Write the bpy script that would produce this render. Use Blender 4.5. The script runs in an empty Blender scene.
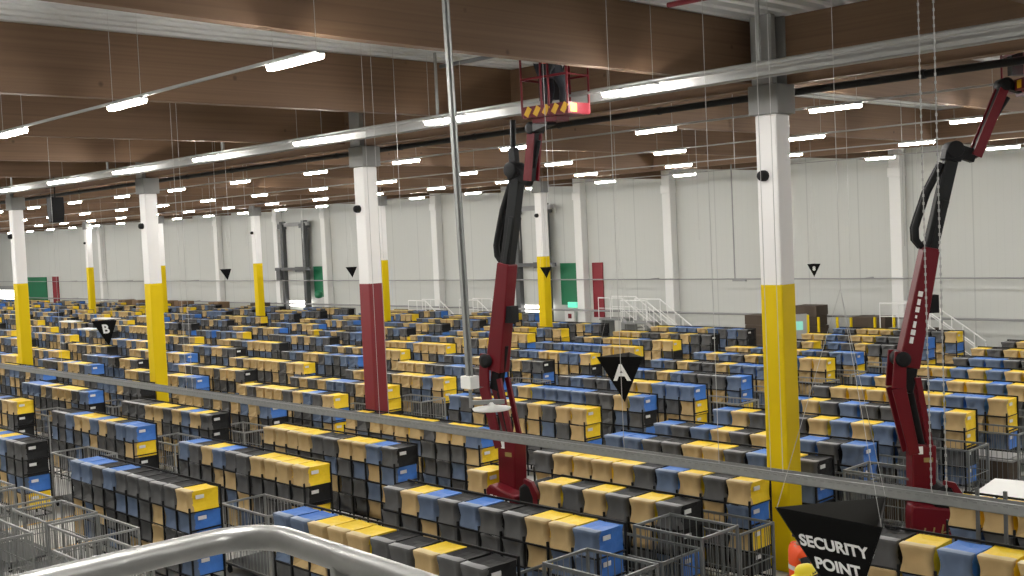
import bpy, bmesh, math, random
import numpy as np
from mathutils import Vector, Matrix

S = 4.0          # metres per layout unit (the photo was surveyed in units of 4 m)
H = 5.72         # eye height over the hall floor
F = 1131.4       # focal length in pixels for a 1024 px wide frame
C = bpy.context.scene.collection
PI = math.pi
ORD = ['zeroth', 'first', 'second', 'third', 'fourth', 'fifth', 'sixth', 'seventh', 'eighth', 'ninth', 'tenth', 'eleventh', 'twelfth',
       'thirteenth', 'fourteenth', 'fifteenth', 'sixteenth', 'seventeenth', 'eighteenth', 'nineteenth', 'twentieth', 'twenty-first',
       'twenty-second', 'twenty-third', 'twenty-fourth', 'twenty-fifth', 'twenty-sixth', 'twenty-seventh', 'twenty-eighth', 'twenty-ninth', 'thirtieth']

# ------------------------------------------------------------------ camera
yaw, pit, rol = math.radians(-46.084), math.radians(2.711), math.radians(-2.5905)
fw = Vector((math.sin(yaw)*math.cos(pit), math.cos(yaw)*math.cos(pit), -math.sin(pit)))
r0 = Vector((math.cos(yaw), -math.sin(yaw), 0)); u0 = r0.cross(fw)
rt = r0*math.cos(rol) + u0*math.sin(rol); up = -r0*math.sin(rol) + u0*math.cos(rol)
cd = bpy.data.cameras.new('camera'); cam = bpy.data.objects.new('camera', cd); C.objects.link(cam)
cd.sensor_width = 36; cd.lens = F/1024*36; cd.clip_start = 0.05; cd.clip_end = 600
m = Matrix((rt, up, -fw)).transposed().to_4x4(); m.translation = Vector((0, 0, H)); cam.matrix_world = m
bpy.context.scene.camera = cam
def proj(p):
    v = Vector(p) - Vector((0, 0, H)); z = v.dot(fw)
    if z < 0.1: return (9e9, 9e9, z)
    return (512 + F*v.dot(rt)/z, 288 - F*v.dot(up)/z, z)
def in_view(p, mx=60, my=60):
    x, y, z = proj(p)
    return z > 0 and -mx < x < 1024+mx and -my < y < 576+my

# ------------------------------------------------------------------ materials
def mat(name, col, rough=0.6, metal=0.0, noise=0.0, scale=3.0, emit=None, strength=0.0, spec=None, bump=0.0, alpha=None):
    mt = bpy.data.materials.new(name); mt.use_nodes = True
    nt = mt.node_tree; b = nt.nodes['Principled BSDF']
    b.inputs['Base Color'].default_value = (*col, 1); b.inputs['Roughness'].default_value = rough; b.inputs['Metallic'].default_value = metal
    if spec is not None: b.inputs['Specular IOR Level'].default_value = spec
    if noise or bump:
        tc = nt.nodes.new('ShaderNodeTexCoord'); n = nt.nodes.new('ShaderNodeTexNoise'); n.inputs['Scale'].default_value = scale
        n.inputs['Detail'].default_value = 4
        nt.links.new(tc.outputs['Object'], n.inputs['Vector'])
        if noise:
            mx = nt.nodes.new('ShaderNodeMix'); mx.data_type = 'RGBA'
            mx.inputs['A'].default_value = (*[c*(1-noise) for c in col], 1); mx.inputs['B'].default_value = (*[min(1, c*(1+noise)) for c in col], 1)
            nt.links.new(n.outputs['Fac'], mx.inputs['Factor']); nt.links.new(mx.outputs['Result'], b.inputs['Base Color'])
        if bump:
            bp = nt.nodes.new('ShaderNodeBump'); bp.inputs['Strength'].default_value = bump; bp.inputs['Distance'].default_value = 0.02
            nt.links.new(n.outputs['Fac'], bp.inputs['Height']); nt.links.new(bp.outputs['Normal'], b.inputs['Normal'])
    if emit:
        b.inputs['Emission Color'].default_value = (*emit, 1); b.inputs['Emission Strength'].default_value = strength
    return mt
def wood_mat():
    mt = bpy.data.materials.new('glulam'); mt.use_nodes = True; nt = mt.node_tree; b = nt.nodes['Principled BSDF']; b.inputs['Roughness'].default_value = 0.7
    tc = nt.nodes.new('ShaderNodeTexCoord'); mp = nt.nodes.new('ShaderNodeMapping'); mp.inputs['Scale'].default_value = (0.25, 0.25, 22)
    n = nt.nodes.new('ShaderNodeTexNoise'); n.inputs['Scale'].default_value = 1.0; n.inputs['Detail'].default_value = 5
    nt.links.new(tc.outputs['Object'], mp.inputs['Vector']); nt.links.new(mp.outputs['Vector'], n.inputs['Vector'])
    r = nt.nodes.new('ShaderNodeValToRGB'); r.color_ramp.elements[0].position = .3; r.color_ramp.elements[0].color = (.130, .074, .041, 1)
    r.color_ramp.elements[1].position = .75; r.color_ramp.elements[1].color = (.168, .099, .055, 1)
    nt.links.new(n.outputs['Fac'], r.inputs['Fac'])
    # lamella joints
    mp2 = nt.nodes.new('ShaderNodeMapping'); mp2.inputs['Scale'].default_value = (1, 1, 1)
    w = nt.nodes.new('ShaderNodeTexWave'); w.wave_type = 'BANDS'; w.bands_direction = 'Z'; w.inputs['Scale'].default_value = 1.6; w.inputs['Distortion'].default_value = 0
    nt.links.new(tc.outputs['Object'], w.inputs['Vector'])
    r2 = nt.nodes.new('ShaderNodeValToRGB'); r2.color_ramp.elements[0].position = 0; r2.color_ramp.elements[0].color = (.72, .72, .72, 1)
    r2.color_ramp.elements[1].position = .06; r2.color_ramp.elements[1].color = (1, 1, 1, 1)
    nt.links.new(w.outputs['Fac'], r2.inputs['Fac'])
    mx = nt.nodes.new('ShaderNodeMix'); mx.data_type = 'RGBA'; mx.blend_type = 'MULTIPLY'; mx.inputs['Factor'].default_value = .3
    nt.links.new(r.outputs['Color'], mx.inputs['A']); nt.links.new(r2.outputs['Color'], mx.inputs['B'])
    # knots
    v = nt.nodes.new('ShaderNodeTexVoronoi'); v.inputs['Scale'].default_value = 1.7; nt.links.new(tc.outputs['Object'], v.inputs['Vector'])
    r3 = nt.nodes.new('ShaderNodeValToRGB'); r3.color_ramp.elements[0].position = .03; r3.color_ramp.elements[0].color = (.35, .3, .28, 1)
    r3.color_ramp.elements[1].position = .09; r3.color_ramp.elements[1].color = (1, 1, 1, 1)
    nt.links.new(v.outputs['Distance'], r3.inputs['Fac'])
    mx2 = nt.nodes.new('ShaderNodeMix'); mx2.data_type = 'RGBA'; mx2.blend_type = 'MULTIPLY'; mx2.inputs['Factor'].default_value = .8
    nt.links.new(mx.outputs['Result'], mx2.inputs['A']); nt.links.new(r3.outputs['Color'], mx2.inputs['B'])
    nt.links.new(mx2.outputs['Result'], b.inputs['Base Color']); return mt
def wall_mat():
    mt = mat('wall_panel', (.56, .57, .54), .55); nt = mt.node_tree; b = nt.nodes['Principled BSDF']
    tc = nt.nodes.new('ShaderNodeTexCoord'); sp = nt.nodes.new('ShaderNodeSeparateXYZ'); nt.links.new(tc.outputs['Object'], sp.inputs['Vector'])
    ad = nt.nodes.new('ShaderNodeMath'); ad.operation = 'ADD'; nt.links.new(sp.outputs['X'], ad.inputs[0]); nt.links.new(sp.outputs['Y'], ad.inputs[1])
    def joints(src, period, width):
        d = nt.nodes.new('ShaderNodeMath'); d.operation = 'DIVIDE'; d.inputs[1].default_value = period; nt.links.new(src, d.inputs[0])
        fr = nt.nodes.new('ShaderNodeMath'); fr.operation = 'FRACT'; nt.links.new(d.outputs[0], fr.inputs[0])
        lt = nt.nodes.new('ShaderNodeMath'); lt.operation = 'LESS_THAN'; lt.inputs[1].default_value = width/period; nt.links.new(fr.outputs[0], lt.inputs[0])
        return lt.outputs[0]
    a1 = joints(ad.outputs[0], 2.4, .05); a2 = joints(ad.outputs[0], .3, .012)
    mxx = nt.nodes.new('ShaderNodeMath'); mxx.operation = 'MULTIPLY'; mxx.inputs[1].default_value = .35; nt.links.new(a2, mxx.inputs[0])
    mm = nt.nodes.new('ShaderNodeMath'); mm.operation = 'MAXIMUM'; nt.links.new(a1, mm.inputs[0]); nt.links.new(mxx.outputs[0], mm.inputs[1])
    mx = nt.nodes.new('ShaderNodeMix'); mx.data_type = 'RGBA'; mx.inputs['A'].default_value = (.56, .57, .54, 1); mx.inputs['B'].default_value = (.46, .47, .45, 1)
    nt.links.new(mm.outputs[0], mx.inputs['Factor']); nt.links.new(mx.outputs['Result'], b.inputs['Base Color']); return mt
M = {}
M['wood'] = wood_mat(); M['wall'] = wall_mat()
M['deck'] = mat('roof_deck', (.50, .51, .50), .6)
M['concrete'] = mat('concrete', (.21, .21, .205), .85, noise=.15, scale=2)
M['floor'] = mat('floor_concrete', (.50, .495, .48), .45, noise=.12, scale=.6)
M['walk'] = mat('walkway_paint', (.62, .61, .57), .4, noise=.06, scale=1)
M['white'] = mat('white_paint', (.80, .80, .78), .5)
M['colwhite'] = mat('column_white', (.76, .75, .74), .6)
M['colyellow'] = mat('column_yellow', (.68, .49, .002), .6, spec=.2)
M['colred'] = mat('column_red', (.18, .012, .018), .5)
M['galv'] = mat('galvanised', (.27, .275, .27), .45, .4, noise=.2, scale=12)
M['galvlight'] = mat('galvanised_light', (.34, .34, .33), .75)
M['wire'] = mat('wire_grey', (.42, .42, .41), .6)
M['cage'] = mat('cage_wire', (.15, .16, .16), .45, .3)
M['steeltube'] = mat('tube_steel', (.40, .40, .39), .36, .65, noise=.25, scale=14, bump=.15)
M['black'] = mat('black_steel', (.009, .009, .010), .6, spec=.2)
M['blackpipe'] = mat('black_pipe', (.010, .011, .012), .55, spec=.25)
M['rubber'] = mat('rubber', (.015, .015, .015), .8)
M['red'] = mat('lift_red', (.125, .004, .010), .42, spec=.3)
M['redbright'] = mat('bright_red', (.55, .03, .03), .5)
M['green'] = mat('green_panel', (.012, .17, .075), .5)
M['dred'] = mat('door_red', (.24, .012, .022), .5)
M['signblack'] = mat('sign_black', (.006, .006, .006), .9, spec=.08)
M['signgrey'] = mat('sign_inner', (.022, .021, .018), .7)
M['letter'] = mat('letter_white', (.85, .85, .85), .5)
M['haz'] = mat('hazard_yellow', (.75, .42, .01), .5)
M['brown'] = mat('cardboard_brown', (.20, .125, .07), .8, noise=.2)
M['darkbrown'] = mat('dark_board', (.07, .05, .035), .8)
M['darkgrey'] = mat('dark_grey', (.085, .088, .09), .5)
M['grey'] = mat('mid_grey', (.30, .30, .30), .6)
M['orange'] = mat('hi_vis_orange', (.95, .10, .015), .6)
M['reflect'] = mat('reflective_tape', (.65, .65, .63), .3)
M['hat'] = mat('hard_hat_yellow', (.85, .68, .02), .35)
M['hatred'] = mat('hard_hat_white', (.8, .8, .78), .35)
M['skin'] = mat('skin', (.50, .28, .19), .55)
M['trousers'] = mat('dark_trousers', (.012, .014, .020), .8)
M['hair'] = mat('hair', (.03, .02, .012), .7)
M['lamp'] = mat('lamp_diffuser', (.9, .9, .9), .4, emit=(1.0, .97, .92), strength=1)
M['screen'] = mat('screen_glow', (.1, .3, .25), .4, emit=(.35, .8, .65), strength=.6)
M['exit'] = mat('exit_green', (.02, .5, .3), .4, emit=(.25, .9, .65), strength=.8)
M['daylight'] = mat('daylight_opening', (.9, .9, .9), .4, emit=(1.0, .97, .92), strength=5.0)
M['slot'] = mat('slot_dark', (.22, .22, .22), .7)
M['teal'] = mat('lift_yellow_decal', (.26, .19, .06), .5)
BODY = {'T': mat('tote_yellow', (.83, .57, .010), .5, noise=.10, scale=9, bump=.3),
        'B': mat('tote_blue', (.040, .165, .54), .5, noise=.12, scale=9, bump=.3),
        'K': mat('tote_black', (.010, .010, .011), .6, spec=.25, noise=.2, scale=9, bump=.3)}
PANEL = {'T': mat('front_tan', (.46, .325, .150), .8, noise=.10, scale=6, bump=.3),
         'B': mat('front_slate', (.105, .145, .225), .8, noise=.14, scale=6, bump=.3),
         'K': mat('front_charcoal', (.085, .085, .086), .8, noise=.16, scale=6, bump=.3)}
LIP = {'T': mat('lip_tan', (.66, .52, .28), .45), 'B': mat('lip_slate', (.26, .32, .43), .45), 'K': mat('lip_grey', (.30, .30, .305), .45)}  # shiny plastic lip, its tint lightened to carry the highlight along the edge
M['label'] = mat('label_print', (.62, .62, .62), .6)
CNAME = {'T': 'yellow tote with tan front', 'B': 'blue tote with slate front', 'K': 'black tote with charcoal front'}
CWORD = {'T': 'yellow', 'B': 'blue', 'K': 'black'}

# ------------------------------------------------------------------ mesh helpers
class MB:
    def __init__(s): s.v = []; s.f = []; s.mi = []; s.sm = []
    def add(s, vs, fs, mi=0, smooth=False):
        o = len(s.v); s.v += [tuple(v) for v in vs]
        for f in fs: s.f.append([o+i for i in f]); s.mi.append(mi); s.sm.append(smooth)
    def box(s, x0, x1, y0, y1, z0, z1, mi=0):
        vs = [(x, y, z) for z in (z0, z1) for y in (y0, y1) for x in (x0, x1)]
        s.add(vs, [(0, 2, 3, 1), (4, 5, 7, 6), (0, 1, 5, 4), (2, 6, 7, 3), (0, 4, 6, 2), (1, 3, 7, 5)], mi)
    def beam(s, a, b, w, h, mi=0, upv=(0, 0, 1), w2=None, h2=None):
        a, b = Vector(a), Vector(b); d = (b-a).normalized(); uu = Vector(upv)
        if abs(d.dot(uu)) > .98: uu = Vector((1, 0, 0))
        sx = d.cross(uu).normalized(); sz = sx.cross(d).normalized(); w2 = w if w2 is None else w2; h2 = h if h2 is None else h2
        vs = []
        for p, ww, hh in ((a, w, h), (b, w2, h2)):
            for i, j in ((-1, -1), (1, -1), (1, 1), (-1, 1)): vs.append(p + sx*i*ww/2 + sz*j*hh/2)
        s.add(vs, [(0, 1, 2, 3), (7, 6, 5, 4), (0, 4, 5, 1), (1, 5, 6, 2), (2, 6, 7, 3), (3, 7, 4, 0)], mi)
    def tube(s, pts, r, n=8, mi=0, cap=True, smooth=True):
        pts = [Vector(p) for p in pts]; rs = r if isinstance(r, (list, tuple)) else [r]*len(pts)
        rings = []; prev = None
        for i, p in enumerate(pts):
            d = (pts[min(i+1, len(pts)-1)] - pts[max(i-1, 0)]).normalized()
            if prev is None:
                a = Vector((0, 0, 1)) if abs(d.z) < .9 else Vector((1, 0, 0))
                e1 = d.cross(a).normalized()
            else: e1 = (prev - d*prev.dot(d)).normalized()
            prev = e1; e2 = d.cross(e1)
            rings.append([p + (e1*math.cos(2*PI*k/n) + e2*math.sin(2*PI*k/n))*rs[i] for k in range(n)])
        vs = [v for rg in rings for v in rg]; fs = []
        for i in range(len(pts)-1):
            for k in range(n): fs.append((i*n+k, i*n+(k+1) % n, (i+1)*n+(k+1) % n, (i+1)*n+k))
        s.add(vs, fs, mi, smooth)
        if cap:
            s.add(rings[0], [tuple(range(n-1, -1, -1))], mi); s.add(rings[-1], [tuple(range(n))], mi)
    def prism(s, poly, y0, y1, mi=0):
        "poly of (x, z) extruded along y"
        n = len(poly); vs = [(x, y0, z) for x, z in poly] + [(x, y1, z) for x, z in poly]
        s.add(vs, [tuple(range(n)), tuple(range(2*n-1, n-1, -1))] + [(i, i+n, (i+1) % n+n, (i+1) % n) for i in range(n)], mi)
    def lathe(s, prof, n=16, c=(0, 0, 0), axis='z', mi=0):
        vs = []
        for r, h in prof:
            for k in range(n):
                a = 2*PI*k/n; p = (r*math.cos(a), r*math.sin(a), h)
                if axis == 'y': p = (p[0], p[2], p[1])
                if axis == 'x': p = (p[2], p[0], p[1])
                vs.append((p[0]+c[0], p[1]+c[1], p[2]+c[2]))
        fs = [(i*n+k, i*n+(k+1) % n, (i+1)*n+(k+1) % n, (i+1)*n+k) for i in range(len(prof)-1) for k in range(n)]
        s.add(vs, fs, mi, True)
        s.add([vs[k] for k in range(n)], [tuple(range(n-1, -1, -1))], mi); s.add([vs[(len(prof)-1)*n+k] for k in range(n)], [tuple(range(n))], mi)
    def mesh(s, name, mats):
        me = bpy.data.meshes.new(name); me.from_pydata(s.v, [], s.f)
        for mt in (mats if isinstance(mats, (list, tuple)) else [mats]): me.materials.append(mt)
        me.polygons.foreach_set('material_index', s.mi); me.polygons.foreach_set('use_smooth', s.sm)
        me.update(); return me
    def fixn(s, me):
        bm = bmesh.new(); bm.from_mesh(me); bmesh.ops.recalc_face_normals(bm, faces=bm.faces); bm.to_mesh(me); bm.free(); return me
    def build(s, name, mats, parent=None, bevel=0, fix=True):
        me = s.mesh(name, mats)
        if fix: s.fixn(me)
        o = bpy.data.objects.new(name, me); C.objects.link(o); o.parent = parent
        if bevel:
            b = o.modifiers.new('bevel', 'BEVEL'); b.width = bevel; b.segments = 2; b.limit_method = 'ANGLE'
        return o
def obj(name, me, parent=None, loc=None):
    o = bpy.data.objects.new(name, me); C.objects.link(o); o.parent = parent
    if loc is not None: o.location = loc
    return o
def empty(name, loc, rz=0):
    o = bpy.data.objects.new(name, None); C.objects.link(o); o.location = loc; o.rotation_euler = (0, 0, rz); return o
def tag(o, label=None, cat=None, group=None, kind=None):
    if label: o['label'] = label
    if cat: o['category'] = cat
    if group: o['group'] = group
    if kind: o['kind'] = kind
    return o
def copy_tree(o, parent=None):
    c = o.copy(); C.objects.link(c); c.parent = parent
    for ch in list(o.children):
        if ch.name != c.name: copy_tree(ch, c)
    return c
def Z(dz): return H - dz*S

# ------------------------------------------------------------------ the hall
XL, XR, YF, YB = -33.0*S, 3.2*S, -1.6*S, 10.75*S
ZD = Z(-.83)                                      # roof deck underside
def struct(mb, name, mats, label, cat, **k):
    return tag(mb.build(name, mats, **k), label, cat, kind='structure')
b = MB(); b.box(XL, XR, YF, YB, -.3, 0); struct(b, 'floor', M['floor'], 'grey concrete hall floor under the racks', 'floor')
b = MB()
x = XL
nrib = 0
# trapezoidal roof sheet, ribs along Y
prof = []
while x < XR:
    prof += [(x, ZD), (x+.14, ZD), (x+.18, ZD+.12), (x+.32, ZD+.12)]; x += .36
prof.append((XR, ZD)); n = len(prof)
b.add([(p[0], YF, p[1]) for p in prof] + [(p[0], YB, p[1]) for p in prof], [(i, i+1, i+1+n, i+n) for i in range(n-1)])
b.box(XL, XR, YF, YB, ZD+.3, ZD+.5)
struct(b, 'ceiling', M['deck'], 'grey corrugated roof deck above the timber beams', 'ceiling', fix=False)
for nm, a, lb in (('wall_back', (XL, XR, YB, YB+.3), 'pale grey panelled wall behind the racks'),
                  ('wall_left', (XL-.3, XL, YF, YB), 'pale grey panelled end wall of the hall'),
                  ('wall_right', (XR, XR+.3, YF, YB), 'pale grey panelled wall beside the mezzanine'),
                  ('wall_front', (XL, XR, YF-.3, YF), 'pale grey panelled wall behind the mezzanine')):
    b = MB(); b.box(*a, 0, ZD+.1); struct(b, nm, M['wall'], lb, 'wall')

# columns: grid lines at 5.42 and 11.8
def column(xu, yu, paint, ptxt, label, cap=True):
    b = MB(); w = .20; cx, cy = xu*S, yu*S; zt = Z(-.435)
    b.box(-w, w, -w, w, 0, zt)
    o = b.build('column', M['colwhite'], bevel=.03); o.location = (cx, cy, 0); tag(o, label, 'column', kind='structure')
    b = MB(); e = w+.004; b.box(-e, e, -e, e, 0, Z(.247)); b.build('painted_base', paint, o, bevel=.03)
    b = MB(); b.box(-.28, .28, -.26, .26, zt+.001, Z(-.553)); b.box(-.20, .20, -.26, -.122, Z(-.553)+.001, ZD); b.box(-.20, .20, .122, .26, Z(-.553)+.001, ZD)
    b.build('concrete_head', M['concrete'], o, bevel=.02)
    b = MB(); b.lathe([(.001, -.03), (.07, -.02), (.09, .03), (.09, .10)], 14, (-.05, -w-.1, Z(-.19)), 'y'); b.build('alarm_sounder', M['black'], o)
    return o
for xu, pt, tx in ((-2.57, 'colyellow', 'yellow'), (-5.41, 'colred', 'dark red'), (-8.18, 'colyellow', 'yellow'), (-10.85, 'colyellow', 'yellow')):
    lb = {-2.57: 'white column with yellow base, the largest one, near the security sign', -5.41: 'white column with dark red base rising behind the rack ends',
          -8.18: 'white column with yellow base standing beside the B sign', -10.85: 'white column with yellow base before the green wall panels'}[xu]
    column(xu, 3.98 if xu > -3 else 4.05, M[pt], tx, lb)
for xu, lb in ((-5.7, 'white and yellow column hidden behind the largest yellow column'), (-8.58, 'white column with yellow base just behind the first boom lift'),
               (-11.42, 'slim white and yellow column peeping out behind the red column'), (-14.38, 'white and yellow column between the dock frame and far stacks'),
               (-17.35, 'white and yellow column directly behind the B sign column'), (-20.1, 'white and yellow column at the far end of the back line')):
    column(xu, 8.75, M['colyellow'], 'yellow', lb)
for i, xu in enumerate((-23.9, -18.91, -16.87, -15.44, -12.63, -9.79, -8.36, -5.48)):
    b = MB(); b.box(-.25, .25, -.45, 0, 0, ZD-.02); b.box(-.28, .28, -.5, 0, Z(-.50), Z(-.40))
    o = b.build('column', M['white'], bevel=.03); o.location = (xu*S, YB-.01, 0)
    tag(o, 'plain white column against the back wall, %s from the right' % ORD[8-i], 'column', kind='structure')

# timber roof
for i in range(22):
    xu = .17 - 1.437*i
    b = MB(); zb = Z(-.58); cam_ = .12 if i == 2 else 0     # the nearest visible beam is slightly cambered
    b.prism([(YF, ZD), (YF, zb+cam_), (1.0*S, zb+cam_), (2.0*S, zb+cam_*.25), (3.5*S, zb), (YB, zb), (YB, ZD)], xu*S-.09, xu*S+.09)
    b.v = [(y, x, z) for x, y, z in b.v]
    struct(b, 'ceiling_beam', M['wood'], 'brown glulam roof beam across the hall, %s from the camera' % ORD[i+1], 'beam')
for yu, lb in ((-.7, 'brown glulam girder behind the camera'), (4.05, 'brown glulam girder over the red column line'), (8.75, 'brown glulam girder over the back column line')):
    b = MB(); b.box(XL, XR, yu*S-.12, yu*S+.12, Z(-.555), ZD-.01)
    struct(b, 'ceiling_girder', M['wood'], lb, 'beam')

# walkway floor paint between the bays
BAYX = [-.62, -2.50, -4.28, -6.15, -8.02, -9.92, -11.69, -13.85, -15.75, -17.75, -19.6, -21.5, -23.4, -25.3, -27.2]
for k in range(0, 5):
    x0, x1 = BAYX[k+1]*S+.05, (BAYX[k]-1.2)*S-.05
    b = MB(); b.box(x0, x1, 1.2*S, 9.6*S, .001, .004); struct(b, 'floor_walkway', M['walk'], 'pale painted walkway floor, %s from the right' % ORD[k+1], 'floor')
    for xx, sd in ((x0+.06, 'left'), (x1-.06, 'right')):
        b = MB(); b.box(xx-.05, xx+.05, 1.2*S, 9.6*S, .0045, .007)
        struct(b, 'floor_line', M['haz'], 'yellow line along the %s edge of the %s walkway' % (sd, ORD[k+1]), 'floor line')

# ------------------------------------------------------------------ racks and totes
ROWS = [1.73, 2.22, 2.78, 3.30, 3.82, 4.25, 4.68, 5.18, 5.70, 6.22, 6.82, 7.34, 7.88, 8.41, 8.96, 9.40, 9.90]
BAYROWS = {
    0: [3.22, 3.80],
    1: [2.24, 2.75, 3.18, 3.63, 4.11, 4.49, 5.00, 5.51, 6.02, 6.55, 7.10, 7.65, 8.22, 8.75, 9.30],
    2: [1.2, 2.22, 2.78, 3.29, 3.84, 4.64, 5.15, 5.65, 6.15, 6.68, 7.21, 7.64, 8.22, 8.79, 9.32],
    3: [1.73, 2.25, 2.86, 3.33, 3.77, 4.22, 4.68, 5.16, 5.70, 6.22, 6.76, 7.32, 7.86, 8.41, 8.96],
    4: [1.73, 2.25, 2.88, 3.39, 3.80, 4.25, 4.69, 5.23, 5.78, 6.29, 6.82, 7.36, 7.88, 8.41, 8.97],
}
PITCH, TW, TH, TD = .118*S, .424, .343, .56
SHELF = [.285, .645, 1.005, 1.365]                      # shelf heights (top tier last)
# top tier colours read off the photo (left to right) and the colours down the right-hand end
TOP = {(3, 2.25): 'TTKBTBTBKK', (2, 2.22): 'BBKBKKKKKT', (3, 2.86): 'KKBTTBTKBB', (4, 3.39): 'BBBTKTTTKB', (3, 3.33): 'KKKTTKTBTK',
       (2, 2.78): 'BKTBKKTTTT', (2, 3.29): 'TTTTKKTTBK', (2, 3.84): 'TKTTTTKTTB', (3, 3.77): 'TTTKTKTBTB', (3, 4.68): 'KTKTBBKTTB', (3, 5.16): 'KTTKKTTTBT',
       (4, 4.69): 'BTKKTTKTTK', (2, 4.64): 'BKTBTKTKTT', (2, 5.15): 'BTBBBBKKTB', (2, 5.65): 'KBKKBTTBBB', (2, 6.15): 'TBBKTBKKKB',
       (1, 2.24): 'BBTTTKKTKK', (1, 2.75): 'KTBKBKKTTB', (1, 3.18): 'KTKTTKTKTK', (1, 3.63): 'KTTTTKBTKT', (1, 4.11): 'BBKKTTKBTK', (1, 4.49): 'BKBTKTKBKB',
       (1, 5.00): 'BTKKKTBTBK', (1, 5.51): 'KBTKBKKKBT', (1, 6.02): 'KTTTTTTBBT', (1, 6.55): 'BTBKBTTBTT', (1, 7.10): 'TTTBTBTTBK', (0, 3.22): 'KTBTTBKTBT', (0, 3.80): 'TTTBTTKBTB',
       (3, 7.32): 'BKBBBBBTTT', (3, 7.86): 'KTKTTTBKTT', (2, 7.21): 'BTBKTKBBTT', (2, 7.64): 'TTBTTTBKBB', (2, 8.79): 'TTBKTTKKBB', (2, 9.32): 'BKTTTKBKKT',
       (5, 5.18): 'TTKTTKBTTB', (4, 5.23): 'TKTTTTTKTT', (4, 5.78): 'KBKTTKBKBB', (5, 5.70): 'KTTBKBTTKK', (4, 6.82): 'BKTTTBTTTT', (4, 6.29): 'BKTKTBBTTT'}
ENDC = {(3, 2.25): 'KKBT', (2, 2.22): 'TBKB', (3, 2.86): 'BTKB', (4, 3.39): 'BKBK', (3, 3.33): 'KKBT', (2, 2.78): 'TKTB', (2, 3.29): 'KBTK', (2, 3.84): 'BTTT',
        (3, 3.77): 'BKTB', (3, 4.68): 'TTKB', (3, 5.16): 'TTKB', (4, 4.69): 'KTBK', (2, 4.64): 'TTBK', (2, 5.15): 'BKBT', (2, 5.65): 'BTTK', (2, 6.15): 'BBTK',
        (1, 2.75): 'BBKT', (1, 3.18): 'KKBT', (1, 3.63): 'TBTK', (1, 4.49): 'BBKT', (1, 5.51): 'TTKB', (1, 6.02): 'TTBK', (2, 7.21): 'TTKB', (2, 7.64): 'BTKT', (2, 8.79): 'BBTK', (2, 9.32): 'TBTK'}
def pinch(t, a): return 1 - a*math.sin(PI*max(0, min(1, t)))**1.3
def tote_body(mb, seed, hi=True, mi=0):
    rnd = random.Random(seed); n = 6 if hi else 4; ny = 5 if hi else 2
    vs = []; 
    for j in range(ny):
        v = j/(ny-1); y = .095 + v*(TD-.095); a = (.21 if j == 0 else .19)*(1-v) + .06*v
        ring = []
        for i in range(n):                           # right side going up
            t = i/(n-1); ring.append((TW/2*pinch(t, a)+rnd.uniform(-.006, .006), y, t*TH + (rnd.uniform(-.004, .004) if 0 < i < n-1 else 0)))
        mid = 3 if hi else 1
        for i in range(1, mid+1):
            s = 1 - 2*i/(mid+1); ring.append((TW/2*s, y, TH - (.030*math.cos(s*PI/2) if 0 < j < ny-1 else .004) + rnd.uniform(-.006, .006)))
        for i in range(n-1, -1, -1):
            t = i/(n-1); ring.append((-TW/2*pinch(t, a)+rnd.uniform(-.006, .006), y, t*TH))
        vs.append(ring)
    L = len(vs[0]); fl = [p for r in vs for p in r]; fs = []
    for j in range(ny-1):
        for i in range(L): fs.append((j*L+i, (j+1)*L+i, (j+1)*L+(i+1) % L, j*L+(i+1) % L))
    fs.append(tuple(range(L))); fs.append(tuple((ny-1)*L+i for i in range(L-1, -1, -1)))
    mb.add(fl, fs, mi)
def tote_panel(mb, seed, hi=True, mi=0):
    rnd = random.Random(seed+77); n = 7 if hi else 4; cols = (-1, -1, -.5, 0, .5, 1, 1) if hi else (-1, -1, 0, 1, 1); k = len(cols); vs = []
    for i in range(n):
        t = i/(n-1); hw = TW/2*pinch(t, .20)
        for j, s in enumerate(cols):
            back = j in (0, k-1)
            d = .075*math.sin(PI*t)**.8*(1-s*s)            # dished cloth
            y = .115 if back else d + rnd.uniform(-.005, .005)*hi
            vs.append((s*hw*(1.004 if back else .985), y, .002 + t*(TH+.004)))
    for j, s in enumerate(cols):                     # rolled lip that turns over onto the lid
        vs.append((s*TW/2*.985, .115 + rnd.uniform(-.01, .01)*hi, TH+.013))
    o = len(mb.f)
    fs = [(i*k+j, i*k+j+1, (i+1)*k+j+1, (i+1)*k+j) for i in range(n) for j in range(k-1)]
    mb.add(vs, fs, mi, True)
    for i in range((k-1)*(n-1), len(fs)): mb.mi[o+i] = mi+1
def tote_label(mb):
    x = TW/2*.985+.004
    mb.box(x-.012, x, .15, .30, TH*.60, TH*.78)
NV = 4
tb = {c: [] for c in 'TBK'}; tp = {c: [] for c in 'TBK'}
for v in range(NV):
    for c in 'TBK':
        q = MB(); tote_body(q, v); tb[c].append(q.fixn(q.mesh('tote_body', [BODY[c]])))
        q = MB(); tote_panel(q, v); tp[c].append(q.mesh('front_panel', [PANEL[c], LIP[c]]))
q = MB(); tote_label(q); tl = q.fixn(q.mesh('printed_label', [M['label']]))
# templates for the merged mass of small ones
def template(seed, hi):
    q = MB(); tote_body(q, seed, hi, 0); nb = len(q.f); tote_panel(q, seed, hi, 1)
    return np.array(q.v), q.f, q.mi
TPL = {True: [template(v, True) for v in range(NV)], False: [template(v, False) for v in range(NV)]}

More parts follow.
